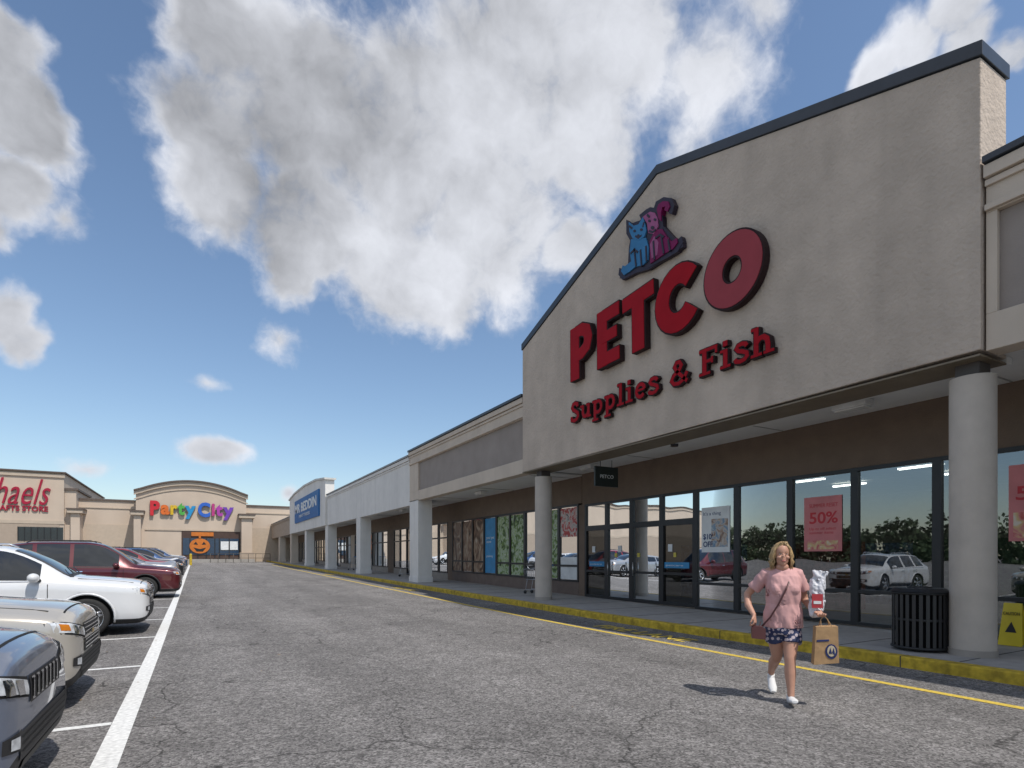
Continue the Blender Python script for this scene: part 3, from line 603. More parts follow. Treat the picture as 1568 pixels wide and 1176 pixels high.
def car(name,noseX,yc,paint,kind='suv',zs=1.0,ls=1.0,grille='bar',detail=2):
    root=empty(name,(noseX,yc,g(yc)))
    S=[tuple([s[0]*ls,s[1]*(zs if s[1]>1.05 else 1),*s[2:]]) for s in ST]
    if zs!=1: S=[(s[0],(1.05+(s[1]/zs-1.05)*(zs*1.69-1.05)/.64 if s[1]/zs>1.05 else s[1]),*s[2:]) for s in S]
    xs=[]
    for i in range(len(S)-1):
        a,b=S[i][0],S[i+1][0]; n=max(1,int((b-a)/.1)); 
        if i<3 or i>12: n=3
        xs+=[a+(b-a)*k/n for k in range(n)]
    xs.append(S[-1][0]); wbx,wrx=S[6][0],S[8][0]
    rings=[]
    for x in xs:
        zt,wt,zsh,ws_,wm,zb=cr_interp(S,x); hh=zsh-zb
        half=[(0,zt),(wt*.35,zt-.004),(wt*.7,zt-.018),(wt*.92,zt-.045),(wt,zt-.085),(ws_*.965,min(zsh+.015,zt-.09)),(ws_,zsh-.035),(wm*.992,zb+hh*.80),(wm*.985,zb+hh*.70),(wm*1.0,zb+hh*.55),(wm*.985,zb+hh*.3),(wm*.97,zb+hh*.13),(wm*.9,zb),(0,zb)]
        rings.append([(-x,y,z) for y,z in half]+[(-x,-y,z) for y,z in half[-2:0:-1]])
    n=len(rings[0]); mb=MB(); hn=13
    mb.mi(paint); mb.mi(cglass); mb.mi(plast)
    V=[v for R in rings for v in R]
    fbody=[];fgl=[];fpl=[]
    for i in range(len(xs)-1):
        xm=(xs[i]+xs[i+1])/2
        for k in range(n):
            f=(i*n+k,i*n+(k+1)%n,(i+1)*n+(k+1)%n,(i+1)*n+k)
            kk=k if k<hn else n-1-k
            if kk<=2 and wbx+.05<xm<wrx-.02: fgl.append(f)
            elif kk<=2 and 4.32*ls<xm<4.54*ls: fgl.append(f)
            elif kk==4 and wbx+.42<xm<4.25*ls and not(2.72*ls<xm<2.84*ls) and not (3.58*ls<xm<3.70*ls): fgl.append(f)
            elif kk>=11: fpl.append(f)
            else: fbody.append(f)
    mb.v=V
    for fs,m in ((fbody,0),(fgl,1),(fpl,2)):
        for f in fs: mb.f.append(list(f)); mb.m.append(m); mb.sm.append(True)
    mb.f.append(list(range(n))); mb.m.append(0); mb.sm.append(True); e=(len(xs)-1)*n; mb.f.append(list(range(e,e+n))); mb.m.append(0); mb.sm.append(True)
    body=mb.obj('body',root)
    ax=[.95*ls,3.72*ls]
    cm=MB(); cm.mats=list(mb.mats)
    for a in ax:
        for s in(-1,1):
            N=28; vs=[(-a+.415*math.cos(2*math.pi*i/N),y,.36+.415*math.sin(2*math.pi*i/N)) for y in(s*.62,s*1.1) for i in range(N)]
            o=len(cm.v); cm.v+=vs
            for f in [list(range(N)),list(range(2*N-1,N-1,-1))]+[[i,(i+1)%N,N+(i+1)%N,N+i] for i in range(N)]:
                cm.f.append([q+o for q in f]); cm.m.append(2); cm.sm.append(False)
    cut=cm.obj('cutter',None); cut.location=root.location
    bpy.context.view_layer.update()
    bo=body.modifiers.new('b','BOOLEAN'); bo.operation='DIFFERENCE'; bo.object=cut; bo.solver='EXACT'
    bake(body); bpy.data.objects.remove(cut)
    me=body.data
    bvh=BVHTree.FromPolygons([v.co for v in me.vertices],[p.vertices for p in me.polygons])
    dm=MB()
    def decal(c,dr,mat,off=.006,nx=10,ny=6):
        dr=Vector(dr).normalized(); P=[]
        c=[Vector(q) for q in c]
        for j in range(ny+1):
            for i in range(nx+1):
                u=i/nx;v=j/ny; p=c[0]*(1-u)*(1-v)+c[1]*u*(1-v)+c[2]*u*v+c[3]*(1-u)*v
                h=bvh.ray_cast(p,dr); P.append(h[0]-dr*off if h[0] is not None and h[3]<3 else None)
        vs=[p or Vector((0,0,0)) for p in P]; fs=[]
        for j in range(ny):
            for i in range(nx):
                f=(j*(nx+1)+i,j*(nx+1)+i+1,(j+1)*(nx+1)+i+1,(j+1)*(nx+1)+i)
                if all(P[q] is not None for q in f) and max((vs[f[0]]-vs[q]).length for q in f)<.3: fs.append(f)
        if fs: dm.add(vs,fs,mat,True)
    def front(y0,y1,za0,za1,zb0,zb1,mat,off=.006,**k): decal([(.6,y0,za0),(.6,y1,zb0),(.6,y1,zb1),(.6,y0,za1)],(-1,0,0),mat,off,**k)
    front(-.62,.62,.36,.52,.36,.52,plast); front(-.55,.55,.28,.35,.28,.35,plast,.009)
    for z in (.40,.44,.48): front(-.58,.58,z,z+.01,z,z+.01,seam,.01)
    for s in(-1,1):
        front(s*.42,s*.885,.68,.80,.77,.895,seam,.004,nx=14); front(s*.45,s*.875,.70,.785,.785,.885,lens,.010,nx=14)
        front(s*.52,s*.62,.715,.80,.73,.815,chrome,.014); front(s*.66,s*.75,.74,.83,.75,.84,chrome,.014)
        front(s*.79,s*.85,.79,.85,.80,.865,amber,.013)
        front(s*.6,s*.78,.42,.54,.44,.52,plast,.008); front(s*.65,s*.73,.44,.51,.45,.51,lens,.013)
    if grille=='slots':
        front(-.40,.40,.64,.80,.64,.80,plast,.007)
        for k in range(7): front(-.37+.107*k,-.37+.107*k+.06,.655,.79,.655,.79,chrome,.013,nx=2); front(-.355+.107*k,-.355+.107*k+.035,.665,.78,.665,.78,seam,.018,nx=2)
    elif grille=='split':
        front(-.42,.42,.71,.83,.71,.83,plast,.007); front(-.46,.46,.54,.67,.54,.67,plast,.007)
        for z in (.73,.77,.81,.57,.61,.65): front(-.42,.42,z,z+.012,z,z+.012,chrome,.013)
        front(-.06,.06,.685,.73,.685,.73,M('emblem_gold',(.6,.4,.08),.3,met=.8),.02)
        front(-.46,.46,.675,.70,.675,.70,paint,.014)
    else:
        front(-.42,.42,.62,.80,.62,.80,plast,.007)
        for z in (.64,.68,.72,.76): front(-.40,.40,z,z+.014,z,z+.014,chrome,.013)
        front(-.07,.07,.69,.74,.69,.74,chrome,.022)
    if detail>1:
        def side(x0,x1,za,zb,mat,off=.004,dx=0):
            for s in(-1,1): decal([(-x0-dx,s*1.6,za),(-x1-dx,s*1.6,za),(-x1,s*1.6,zb),(-x0,s*1.6,zb)],(0,-s,0),mat,off)
        for x in (1.5,2.78,3.64): side(x*ls,(x+.012)*ls,.38,.98,seam)
        side(1.45*ls,3.6*ls,.40,.41,seam); side(1.5*ls,3.3*ls,.32,.37,plast,.012)
        side(2.5*ls,2.68*ls,.90,.925,chrome,.03); side(3.4*ls,3.56*ls,.91,.935,chrome,.03)
        side(1.7*ls,4.15*ls,1.03,1.045,chrome if grille=='split' else plast,.012)
        for s in(-1,1): decal([(-.25,s*.64,2),(-.25,s*.655,2),(-1.1*ls,s*.72,2),(-1.1*ls,s*.705,2)],(0,0,-1),seam,.003)
        decal([(-.13,-.6,2),(-.13,.6,2),(-.145,.6,2),(-.145,-.6,2)],(0,0,-1),seam,.003)
        decal([(-1.17*ls,-.68,2),(-1.17*ls,.68,2),(-1.24*ls,.68,2),(-1.24*ls,-.68,2)],(0,0,-1),plast,.008)
        for s in(-.5,.15): dm.tube([(-1.2*ls,s,1.17),(-1.36*ls,s+.45,1.27)],.01,blk,6)
    for s in(-1,1):
        zz=1.1
        dm.ell((-1.68*ls,s*1.03,zz),(.09,.12,.085),paint,14); dm.tube([(-1.62*ls,s*.88,zz-.05),(-1.66*ls,s*.98,zz-.03)],.03,plast,8)
        if kind=='suv': dm.tube([(-2.2*ls,s*.56,1.69*zs-.03),(-2.35*ls,s*.56,1.69*zs+.03),(-3.7*ls,s*.56,1.69*zs+.03),(-3.85*ls,s*.56,1.69*zs-.05)],.016,plast if grille!='split' else chrome,6)
        decal([(-5.5,s*.6,.8),(-5.5,s*.85,.8),(-5.5,s*.85,1.05),(-5.5,s*.6,1.0)],(1,0,0),redl)
        for a in ax:
            arcpts=[(-a+.435*math.cos(math.radians(t)),s*.93,.36+.435*math.sin(math.radians(t))) for t in range(-14,195,11)]
            q=[]
            for p in arcpts:
                h=bvh.ray_cast(Vector((p[0],s*1.6,p[2])),Vector((0,-s,0))); q.append(Vector((p[0],(h[0].y if h[0] is not None and abs(h[0].y)>.75 else s*.9)-s*.003,p[2])))
            dm.tube(q,.020 if grille!='slots' else .035,plast if (kind=='suv' and grille!='split') else paint,6)
    dm.obj('trim',root)
    wm_=MB()
    for a in ax:
        for s in(-1,1):
            prof=[(.20,.10),(.245,.105),(.30,.11),(.34,.10),(.355,.07),(.355,-.07),(.34,-.1),(.2,-.1)]
            N=36; vs=[]
            for r,o in prof:
                for i in range(N): vs.append((-a+r*math.cos(2*math.pi*i/N),s*(.80+o),.355+r*math.sin(2*math.pi*i/N)))
            np_=len(prof); wm_.add(vs,[(j*N+i,j*N+(i+1)%N,(j+1)*N+(i+1)%N,(j+1)*N+i) for j in range(np_-1) for i in range(N)],tire,True)
            pr=[(.262,.112),(.25,.106),(.225,.03),(.22,-.05)]
            vs=[(-a+r*math.cos(2*math.pi*i/N),s*(.80+o),.355+r*math.sin(2*math.pi*i/N)) for r,o in pr for i in range(N)]
            wm_.add(vs,[(j*N+i,j*N+(i+1)%N,(j+1)*N+(i+1)%N,(j+1)*N+i) for j in range(3) for i in range(N)],rim,True)
            wm_.add([(-a+.222*math.cos(2*math.pi*i/N),s*.76,.355+.222*math.sin(2*math.pi*i/N)) for i in range(N)],[list(range(N))],seam)
            for k in range(5):
                for dl in(-.14,.14):
                    t=2*math.pi*k/5+math.pi/2; 
                    p0=(.05*math.cos(t),.05*math.sin(t)); p1=(.24*math.cos(t+dl),.24*math.sin(t+dl))
                    wm_.tube([(-a+p0[0],s*.905,.355+p0[1]),(-a+p1[0],s*.897,.355+p1[1])],[(.012,.030),(.012,.022)],rim,8,up=(0,1,0))
            wm_.tube([(-a,s*.82,.355),(-a,s*.915,.355)],.06,rim,16)
    wm_.obj('wheels',root)
    return root
def paintM(n,c,met=.0): return M(n,c,.28,met=met,var=.02,coat=1.0)
pg=paintM('paint_slate',(.17,.20,.27),.35); pb=paintM('paint_beige',(.50,.47,.42),.25); pwh=paintM('paint_white',(.72,.73,.74)); pmr=paintM('paint_maroon',(.10,.012,.018),.3)
psv=paintM('paint_silver',(.4,.41,.43),.5); pbk=paintM('paint_black',(.015,.015,.018)); pbl=paintM('paint_blue',(.03,.08,.20),.3); prd=paintM('paint_red',(.25,.015,.02))
car('parked_suv',-.86,4.72,pg,grille='slots'); car('parked_suv',-1.0,7.65,pb,grille='split'); car('parked_suv',-.80,13.75,pwh,grille='split')
car('parked_suv',-.45,23.0,pmr,zs=1.1,ls=1.06)
dl=[(9,psv,'sedan',.86),(10,prd,'suv',1.0),(11,pbk,'sedan',.87),(12,pwh,'sedan',.86),(13,pbl,'suv',1.0),(15,pbk,'suv',1.),(16,psv,'sedan',.87),(17,pbl,'suv',1.),(19,pwh,'suv',1.)]
for k,p,kd,z in dl: car('parked_car' if kd=='sedan' else 'parked_suv',-.55+random.uniform(-.25,.1),3.1*k+1.57,p,kind=kd,zs=z,detail=1)
# ---------------- woman
WO=empty('woman_walking',(5.36,3.82,0),math.radians(-44))
skin=M('skin',(.50,.27,.19),.5,var=.06,vs=12,spec=.4); shirt=M('pink_shirt',(.60,.34,.33),.85,var=.06,vs=20); shoe=M('white_shoe',(.7,.7,.7),.6,var=.03); hairM=M('blonde_hair',(.40,.27,.13),.5,var=.4,vs=50)
shm=bpy.data.materials.new('floral_shorts'); n_,l_=nt(shm); tc=n_.new('ShaderNodeTexCoord'); vo=n_.new('ShaderNodeTexVoronoi'); vo.inputs['Scale'].default_value=24; l_.new(tc.outputs['Object'],vo.inputs['Vector']); cr_=n_.new('ShaderNodeValToRGB'); cr_.color_ramp.interpolation='CONSTANT'; cr_.color_ramp.elements[0].color=(.50,.42,.45,1); cr_.color_ramp.elements[1].position=.40; cr_.color_ramp.elements[1].color=(.02,.03,.09,1); l_.new(vo.outputs['Distance'],cr_.inputs[0]); l_.new(cr_.outputs[0],n_['Principled BSDF'].inputs['Base Color'])
def remesh(mb,name,vx,smooth=6,parent=WO,disp=0,fq=(9,9,5)):
    ob=mb.obj(name,parent); r=ob.modifiers.new('r','REMESH'); r.mode='VOXEL'; r.voxel_size=vx; r.use_smooth_shade=True
    s=ob.modifiers.new('s','SMOOTH'); s.iterations=smooth; s.factor=.5
    bake(ob)
    if disp:
        for v in ob.data.vertices:
            c=v.co; q=Vector((c.x*fq[0],c.y*fq[1],c.z*fq[2]+c.x*6)); v.co=c+v.normal*disp*(noise.noise(q)+.4*noise.noise(q*2.3))
    for p in ob.data.polygons: p.use_smooth=True
    return ob
def hand(mb,w,palm_dir,side_dir,curl,thumb_side):
    w=Vector(w); d=Vector(palm_dir).normalized(); s=Vector(side_dir).normalized(); nrm=d.cross(s).normalized()*curl
    mb.tube([w-d*.02,w+d*.02,w+d*.06,w+d*.088],[(.022,.024),(.034,.018),(.040,.017),(.038,.014)],skin,12,up=s)
    for i,(o,L) in enumerate(((-.03,.062),(-.010,.072),(.011,.068),(.030,.052))):
        b=w+d*.075+s*o; p=[b]; a=0; q=b
        for k,seg in enumerate((.42,.33,.25)):
            a+=.55+.12*k
            q=q+(d*math.cos(a)+nrm*math.sin(a))*L*seg*1.1; p.append(q)
        mb.tube(p,[.0095,.009,.008,.0065],skin,8)
    b=w+d*.02+s*thumb_side*.028
    mb.tube([b,b+d*.025+s*thumb_side*.022+nrm*.01,b+d*.055+s*thumb_side*.026+nrm*.028,b+d*.075+s*thumb_side*.018+nrm*.04],[.013,.0115,.010,.007],skin,8)
mb=MB()
hc=Vector((-.015,-.03,1.525))
mb.ell(hc+Vector((0,.02,.03)),(.076,.095,.10),skin,24); mb.ell(hc+Vector((0,-.02,-.05)),(.058,.07,.075),skin,20); mb.ell(hc+Vector((0,-.055,-.095)),(.028,.03,.025),skin,12)
mb.tube([hc+Vector((0,-.088,.012)),hc+Vector((0,-.104,-.012)),hc+Vector((0,-.108,-.028))],[.009,.012,.014],skin,8)
for s in(-1,1): mb.ell(hc+Vector((s*.038,-.068,-.03)),(.026,.022,.022),skin,10); mb.ell(hc+Vector((s*.078,.01,-.01)),(.012,.02,.032),skin,10)
mb.tube([(-.012,.03,1.30),(-.012,.02,1.38),(-.015,0.01,1.46)],[.058,.050,.048],skin,16)
mb.tube([(-.16,.02,1.335),(-.08,.02,1.365),(.05,.02,1.365),(.145,.02,1.335)],[.042,.047,.047,.042],skin,12)
mb.tube([(0,0,1.0),(0,-.01,1.2),(0,0,1.34)],[(.13,.09),(.14,.09),(.11,.065)],skin,16,up=(1,0,0))
RA=[(-.165,.02,1.335),(-.24,.06,1.22),(-.33,.11,1.10),(-.335,.02,.99),(-.295,-.075,.90)]
mb.tube(RA,[.048,.047,.039,.037,.024],skin,14)
LA=[(.15,.02,1.335),(.185,.035,1.20),(.215,.055,1.06),(.25,-.03,1.0),(.295,-.13,.965)]
mb.tube(LA,[.048,.047,.039,.037,.024],skin,14)
hand(mb,(-.293,-.08,.895),(.1,-.3,-1),(.4,1,-.2),-1,-1)
hand(mb,(.30,-.135,.962),(.15,-.75,-.55),(1,.2,0),1,-1)
mb.tube([(.07,.0,.80),(.065,-.05,.63),(.045,-.115,.46),(.045,-.12,.43),(.045,-.13,.31),(.045,-.16,.15),(.045,-.165,.085)],[.085,.080,.055,.053,.055,.035,.033],skin,16)
mb.tube([(-.07,.0,.80),(-.065,.02,.62),(-.045,.07,.46),(-.045,.10,.43),(-.045,.24,.36),(-.045,.38,.25),(-.045,.415,.19)],[.085,.078,.055,.053,.055,.035,.032],skin,16)
remesh(mb,'body',.0055,4)
fm=MB(); ew=M('eye_white',(.7,.7,.68),.3); ei=M('eye_dark',(.03,.025,.02),.2); lipm=M('lips',(.42,.10,.09),.4); brow=M('brow',(.20,.12,.06),.7)
for s in(-1,1):
    e=hc+Vector((s*.030,-.077,.004)); fm.ell(e,(.012,.008,.0055),ew,10); fm.ell(e+Vector((0,-.007,0)),(.0055,.003,.0055),ei,8)
    fm.tube([e+Vector((-.013,-.004,.006)),e+Vector((0,-.008,.009)),e+Vector((.013,-.003,.006))],.002,ei,6)
    fm.tube([e+Vector((-.016,-.004,.019)),e+Vector((0,-.008,.024)),e+Vector((.016,-.002,.019))],.0026,brow,6)
fm.tube([hc+Vector((-.024,-.083,-.058)),hc+Vector((-.012,-.093,-.065)),hc+Vector((.012,-.093,-.065)),hc+Vector((.024,-.083,-.058))],[.003,.006,.006,.003],lipm,8)
fm.tube([hc+Vector((-.017,-.094,-.062)),hc+Vector((.017,-.094,-.062))],.0026,ew,6)
fm.obj('face_features',WO)
hm=MB(); hm.ell(hc+Vector((0,.035,.042)),(.086,.098,.093),hairM,20)
rr=random.Random(3)
for k in range(190):
    th=rr.uniform(math.radians(-38),math.radians(218))
    top=hc+Vector((rr.uniform(-.03,.03)+.01,.0+rr.uniform(-.055,.05),.122+rr.uniform(-.008,.008)))
    m1=hc+Vector((math.cos(th)*.084,.02+math.sin(th)*.095,.065)); L=rr.uniform(.13,.19)
    w=rr.uniform(-.018,.018)
    m2=hc+Vector((math.cos(th)*.097+w,.03+math.sin(th)*.095,-.02)); m3=hc+Vector((math.cos(th)*.104-w,.035+math.sin(th)*.09,-.075)); m4=hc+Vector((math.cos(th)*.098+w,.03+math.sin(th)*.085,.03-L))
    if math.sin(th)<0: m1.y=max(m1.y,hc.y-.05)
    hm.tube([top,m1,m2,m3,m4],[.009,.011,.010,.009,.003],hairM,6)
hm.obj('hair',WO)
mb=MB()
Z=[(.765,.190,.140,0),(.80,.194,.143,0),(.90,.188,.140,-.005),(1.02,.168,.128,-.005),(1.12,.168,.130,-.02),(1.2,.170,.128,-.03),(1.28,.166,.110,-.01),(1.345,.134,.08,.01),(1.39,.078,.062,.015)]
mb.tube([(-.0,z[3],z[0]) for z in Z],[(z[1],z[2]) for z in Z],shirt,28,up=(1,0,0))
for s in(-1,1): mb.ell((s*.074,-.10,1.17),(.064,.054,.068),shirt,14)
mb.tube([(-.09,.02,1.335),(-.165,.02,1.325),(-.220,.05,1.24),(-.272,.08,1.165)],[.052,.059,.062,.066],shirt,16)
mb.tube([(.09,.02,1.335),(.15,.02,1.325),(.18,.035,1.24),(.205,.048,1.15)],[.052,.059,.062,.066],shirt,16)
so=remesh(mb,'shirt',.007,3,disp=.020,fq=(11,11,6))
neck=MB(); neck.ell((-.012,-.035,1.395),(.062,.055,.05),skin,18); neck.obj('neckline_skin',WO)
mb=MB()
mb.tube([(0,0,.86),(0,.0,.76),(0,.0,.70)],[(.165,.125),(.175,.135),(.162,.13)],shm,24,up=(1,0,0))
mb.tube([(.080,0,.76),(.077,-.03,.68),(.07,-.05,.61)],[.094,.100,.099],shm,18); mb.tube([(-.082,0,.76),(-.077,.01,.68),(-.07,.02,.615)],[.094,.098,.096],shm,18)
remesh(mb,'shorts',.008,3,disp=.01)
def shoe_(o,pitch):
    m=MB(); R_=Matrix.Rotation(pitch,3,'X'); pts=[(0,.055,.035),(0,.02,.04),(0,-.05,.038),(0,-.12,.03),(0,-.18,.024)]
    m.tube([Vector(o)+R_@Vector(p) for p in pts],[(.03,.032),(.038,.042),(.040,.036),(.046,.028),(.03,.018)],shoe,14,up=(1,0,0))
    m.tube([Vector(o)+R_@Vector(p) for p in ((0,.03,.05),(0,.02,.09))],[.038,.036],shoe,12)
    remesh(m,'shoe',.005,2)
shoe_((.045,-.17,.012),math.radians(-12)); shoe_((-.045,.425,.11),math.radians(36))
mb=MB(); lea=M('purse_leather',(.10,.035,.035),.4); 
mb.tube([(.09,.02,1.385),(.065,-.09,1.31),(.0,-.18,1.18),(-.07,-.162,1.02),(-.145,-.135,.88),(-.22,-.1,.78)],[(.010,.003)]*6,lea,8)
mb.tube([(-.295,-.1,.83),(-.27,-.12,.76)],.005,lea,6); mb.tube([(-.23,-.1,.83),(-.25,-.12,.76)],.005,lea,6)
mb.prism([(-.32,.66),(-.19,.65),(-.19,.76),(-.22,.785),(-.29,.79),(-.325,.765)],'y',-.155,-.085,lea); mb.obj('purse',WO,bevel=.012)
mb=MB(); kr=M('kraft_paper',(.42,.26,.13),.85,var=.15,vs=12,bump=.3,bs=12); 
bx,by=.35,-.20
mb.prism([(bx-.115,.43),(bx+.11,.46),(bx+.10,.82),(bx-.095,.81)],'y',by-.055,by+.06,kr)
for yy in (by-.05,by+.05): mb.tube([(bx-.05,yy,.80),(bx-.04,by,.88),(bx-.01,by,.915),(bx+.02,by,.88),(bx+.05,yy,.81)],.004,kr,6)
ink=M('ink_navy',(.02,.03,.12),.6)
mb.prism([(bx+.04+.055*math.cos(t*.5236),.57+.075*math.sin(t*.5236)) for t in range(12)],'y',by-.059,by-.0555,ink)
mb.prism([(bx+.04+.038*math.cos(t*.5236),.575+.055*math.sin(t*.5236)) for t in range(12)],'y',by-.062,by-.0595,M('ink_cream',(.6,.5,.35),.7))
for q in ([(bx+.015,.55),(bx+.03,.61),(bx+.045,.55)],[(bx+.045,.56),(bx+.06,.61),(bx+.075,.53)]): mb.prism(q,'y',by-.065,by-.0625,ink)
mb.prism([(bx-.09,.66),(bx+.02,.67),(bx+.02,.69),(bx-.09,.68)],'y',by-.059,by-.0555,ink)
mb.obj('paper_bag',WO,bevel=.004)
mb=MB(); pk=M('white_packet',(.62,.62,.66),.4,var=.12,vs=14)
mb.tube([(.275,-.13,.90),(.285,-.12,.98),(.295,-.11,1.10),(.30,-.10,1.22),(.32,-.10,1.30),(.33,-.10,1.36)],[(.045,.03),(.07,.035),(.072,.04),(.078,.035),(.062,.022),(.085,.010)],pk,14,up=(1,0,0))
pkt=remesh(mb,'held_packet',.006,2,disp=.028,fq=(22,22,14))
mb=MB(); mb.box(.235,.335,-.178,-.172,.99,1.13,M('packet_red',(.45,.04,.05),.4)); mb.box(.25,.32,-.181,-.1785,1.03,1.06,wht); mb.obj('packet_label',WO)
# ---------------- tree line across the lot (seen in the window reflections)
tm=M('tree_foliage',(.045,.07,.03),.9,var=.5,vs=.8); mb=MB(); rt=random.Random(5)
vs=[];fs=[]
cl=[]
for i in range(150):
    y=-80+1.6*i+rt.uniform(-1,1); hgt=7.5+3*noise.noise(Vector((y*.06,0,0)))+rt.uniform(-1,1.5)
    for j in range(12): cl.append((-105+rt.uniform(-3,3),y+rt.uniform(-2,2),hgt*rt.uniform(.02,1),rt.uniform(1,2)))
for c in cl:
    for k in range(22):
        d=Vector((rt.gauss(0,1),rt.gauss(0,1),rt.gauss(0,1))).normalized()*c[3]*rt.uniform(.5,1); p=Vector(c[:3])+d; a=Vector((rt.gauss(0,1),rt.gauss(0,1),rt.gauss(0,1))).normalized()*.42; b=a.cross(d).normalized()*.38
        o=len(vs); vs+=[p-a,p+b,p+a,p-b]; fs.append((o,o+1,o+2,o+3))
mb.add(vs,fs,tm); 
for i in range(30): y=-78+8*i; mb.tube([(-105,y,0),(-105,y+.3,4),(-105,y,7)],[.3,.22,.1],M('bark',(.1,.07,.05),.9),8)
mb.obj('tree_line')
# ---------------- light
sv=Vector((.30*math.cos(math.radians(58))/.987,-.94*math.cos(math.radians(58))/.987,math.sin(math.radians(58)))).normalized()
ld=bpy.data.lights.new('sun','SUN'); ld.energy=3.7; ld.angle=math.radians(.5); ld.color=(1,.95,.88); lo=bpy.data.objects.new('sun',ld); lo.rotation_euler=(-sv).to_track_quat('-Z','Y').to_euler(); COL.objects.link(lo)
w=bpy.data.worlds.new('World'); sc.world=w; w.use_nodes=True; n=w.node_tree.nodes; l=w.node_tree.links; bg=n['Background']; out=n['World Output']
try:
    w.cycles.sampling_method='MANUAL'; w.cycles.sample_map_resolution=512
except Exception: pass
sky=n.new('ShaderNodeTexSky'); sky.sky_type='NISHITA'; sky.sun_disc=False; sky.sun_elevation=math.radians(58); sky.sun_rotation=math.atan2(sv.x,sv.y); sky.air_density=1.15; sky.dust_density=.6; sky.ozone_density=3.0
l.new(sky.outputs[0],bg.inputs[0]); bg.inputs[1].default_value=.14
tc=n.new('ShaderNodeTexCoord')
def vdir(px,py):
    t=tt(px); return Vector((SA+CA*t,CA-SA*t,(HY-py)/F)).normalized()
def nz(vec,s,d=8,r=.6):
    x=n.new('ShaderNodeTexNoise'); x.inputs['Scale'].default_value=s; x.inputs['Detail'].default_value=d; x.inputs['Roughness'].default_value=r; l.new(vec,x.inputs['Vector']); return x
def vma(a,k,c):
    x=n.new('ShaderNodeVectorMath'); x.operation='MULTIPLY_ADD'; l.new(a,x.inputs[0]); x.inputs[1].default_value=(k,k,k); 
    l.new(c,x.inputs[2]); return x.outputs[0]
def sub(a,k):
    x=n.new('ShaderNodeVectorMath'); x.operation='SUBTRACT'; l.new(a,x.inputs[0]); x.inputs[1].default_value=(k,k,k); return x.outputs[0]
V0=tc.outputs['Generated']
wnz=sub(nz(V0,4,5,.6).outputs['Color'],.5)
w2=vma(wnz,.14,V0); w3=vma(wnz,.03,V0)
# flattened space for the small, wide clouds
sc3=n.new('ShaderNodeVectorMath'); sc3.operation='MULTIPLY'; l.new(w3,sc3.inputs[0]); sc3.inputs[1].default_value=(1,1,2.1)
B=[(340,60,100,1),(325,190,92,1),(345,290,90,1),(460,150,150,1),(470,345,118,1),(600,400,116,1),(620,200,170,1),(780,150,180,1),(760,355,130,1),(850,60,160,1),(900,220,95,1),(690,440,82,1),(450,420,58,.8),(880,385,60,.7),(940,70,130,.9),
 (1070,110,85,.55),(1060,190,65,.45),(980,320,50,.4),(40,110,75,1),(50,210,85,1),(25,310,75,.9),(95,180,50,.9),(15,370,50,.7),(110,350,40,.4),(20,490,60,.9),(50,520,40,.8),
 (430,520,34,.35),(440,757,16,.5),
 (1400,70,60,.85),(1340,110,48,.8),(1500,50,55,.85),(1470,5,60,1),(1560,90,50,.7),(1150,10,60,.5)]
BL=[(vdir(a,b),(vdir(a+r,b)-vdir(a-r,b)).length/2*1.12,wt,(w3 if r<35 else w2)) for a,b,r,wt in B]
for az,el,r in ((-80,28,.35),(-60,48,.4),(-110,22,.3),(180,50,.5),(-150,45,.45),(100,60,.4),(-90,11,.16)):
    a_,e_=math.radians(az),math.radians(el); BL.append((Vector((math.sin(a_)*math.cos(e_),math.cos(a_)*math.cos(e_),math.sin(e_))),r,.9,w2))
def flat(a,b,r,wt):
    v=vdir(a,b); rr=(vdir(a+r,b)-vdir(a-r,b)).length/2; return (Vector((v.x,v.y,v.z*2.1)),rr,wt,sc3.outputs[0])
BL+=[flat(322,692,62,.85),flat(345,688,40,.8),flat(135,718,44,.38),flat(316,590,34,.32)]
cur=None
for c,r,wt,wv in BL:
    d=n.new('ShaderNodeVectorMath'); d.operation='DISTANCE'; l.new(wv,d.inputs[0]); d.inputs[1].default_value=c
    m=n.new('ShaderNodeMath'); m.operation='MULTIPLY_ADD'; l.new(d.outputs['Value'],m.inputs[0]); m.inputs[1].default_value=-wt/r; m.inputs[2].default_value=wt
    if cur is None: cur=m.outputs[0]
    else:
        x=n.new('ShaderNodeMath'); x.operation='SMOOTH_MAX'; l.new(cur,x.inputs[0]); l.new(m.outputs[0],x.inputs[1]); x.inputs[2].default_value=.12; cur=x.outputs[0]
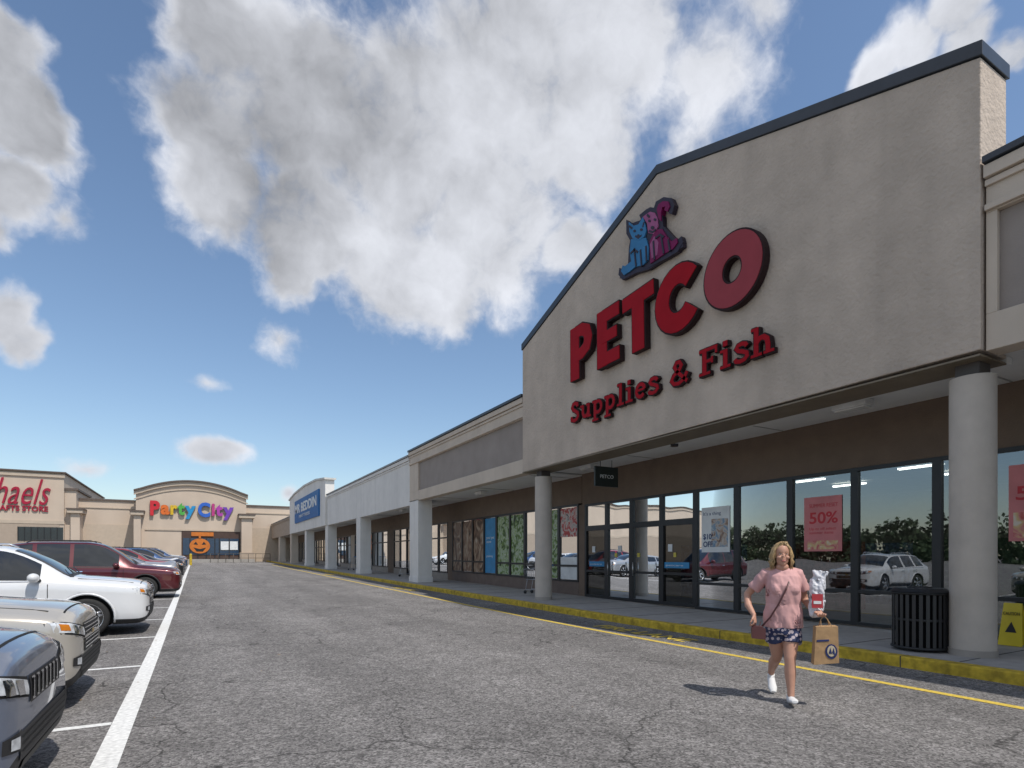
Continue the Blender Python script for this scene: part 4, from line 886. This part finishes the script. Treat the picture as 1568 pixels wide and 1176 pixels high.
def mth(op,a,b=None,c=None):
    x=n.new('ShaderNodeMath'); x.operation=op
    for i,q in enumerate((a,b,c)):
        if q is None: continue
        if isinstance(q,(int,float)): x.inputs[i].default_value=q
        else: l.new(q,x.inputs[i])
    return x.outputs[0]
def mrn(v,a,b,c,d):
    x=n.new('ShaderNodeMapRange'); x.interpolation_type='SMOOTHSTEP'; l.new(v,x.inputs[0]); x.inputs[1].default_value=a;x.inputs[2].default_value=b;x.inputs[3].default_value=c;x.inputs[4].default_value=d; return x.outputs[0]
N1=nz(w2,9,9,.60).outputs[0]; N2=nz(w3,3.1,5,.55).outputs[0]
N3=nz(V0,30,5,.6).outputs[0]
cap=mth('MINIMUM',cur,.50)
dens=mth('ADD',cap,mth('MULTIPLY',mth('SUBTRACT',N1,.5),1.15))
dens=mth('ADD',dens,mth('MULTIPLY',mth('SUBTRACT',N3,.5),.30))
alpha=mrn(dens,-.02,.46,0,1)
inner=mrn(cap,.12,.50,0,1)
shade=mth('MULTIPLY',inner,mrn(N2,.36,.66,.15,1))
val=mth('MULTIPLY_ADD',shade,-.42,.80)
val=mth('ADD',val,mth('MULTIPLY',mth('SUBTRACT',N1,.5),.60))
cc=n.new('ShaderNodeVectorMath'); cc.operation='SCALE'; cc.inputs[0].default_value=(.95,.98,1.06); l.new(val,cc.inputs['Scale'])
bg2=n.new('ShaderNodeBackground'); l.new(cc.outputs[0],bg2.inputs[0]); bg2.inputs[1].default_value=1
ms=n.new('ShaderNodeMixShader'); l.new(alpha,ms.inputs[0]); l.new(bg.outputs[0],ms.inputs[1]); l.new(bg2.outputs[0],ms.inputs[2]); l.new(ms.outputs[0],out.inputs[0])
# ---------------- camera
cd=bpy.data.cameras.new('camera'); cd.sensor_width=36; cd.lens=36*F/1568; cd.shift_y=(HY-588)/1568; cd.clip_end=3000; cd.clip_start=.05
co=bpy.data.objects.new('camera',cd); co.location=(0,0,H); co.rotation_euler=(math.radians(90),0,-A); COL.objects.link(co); sc.camera=co
sc.view_settings.view_transform='Standard'; sc.view_settings.look='None'; sc.view_settings.exposure=0
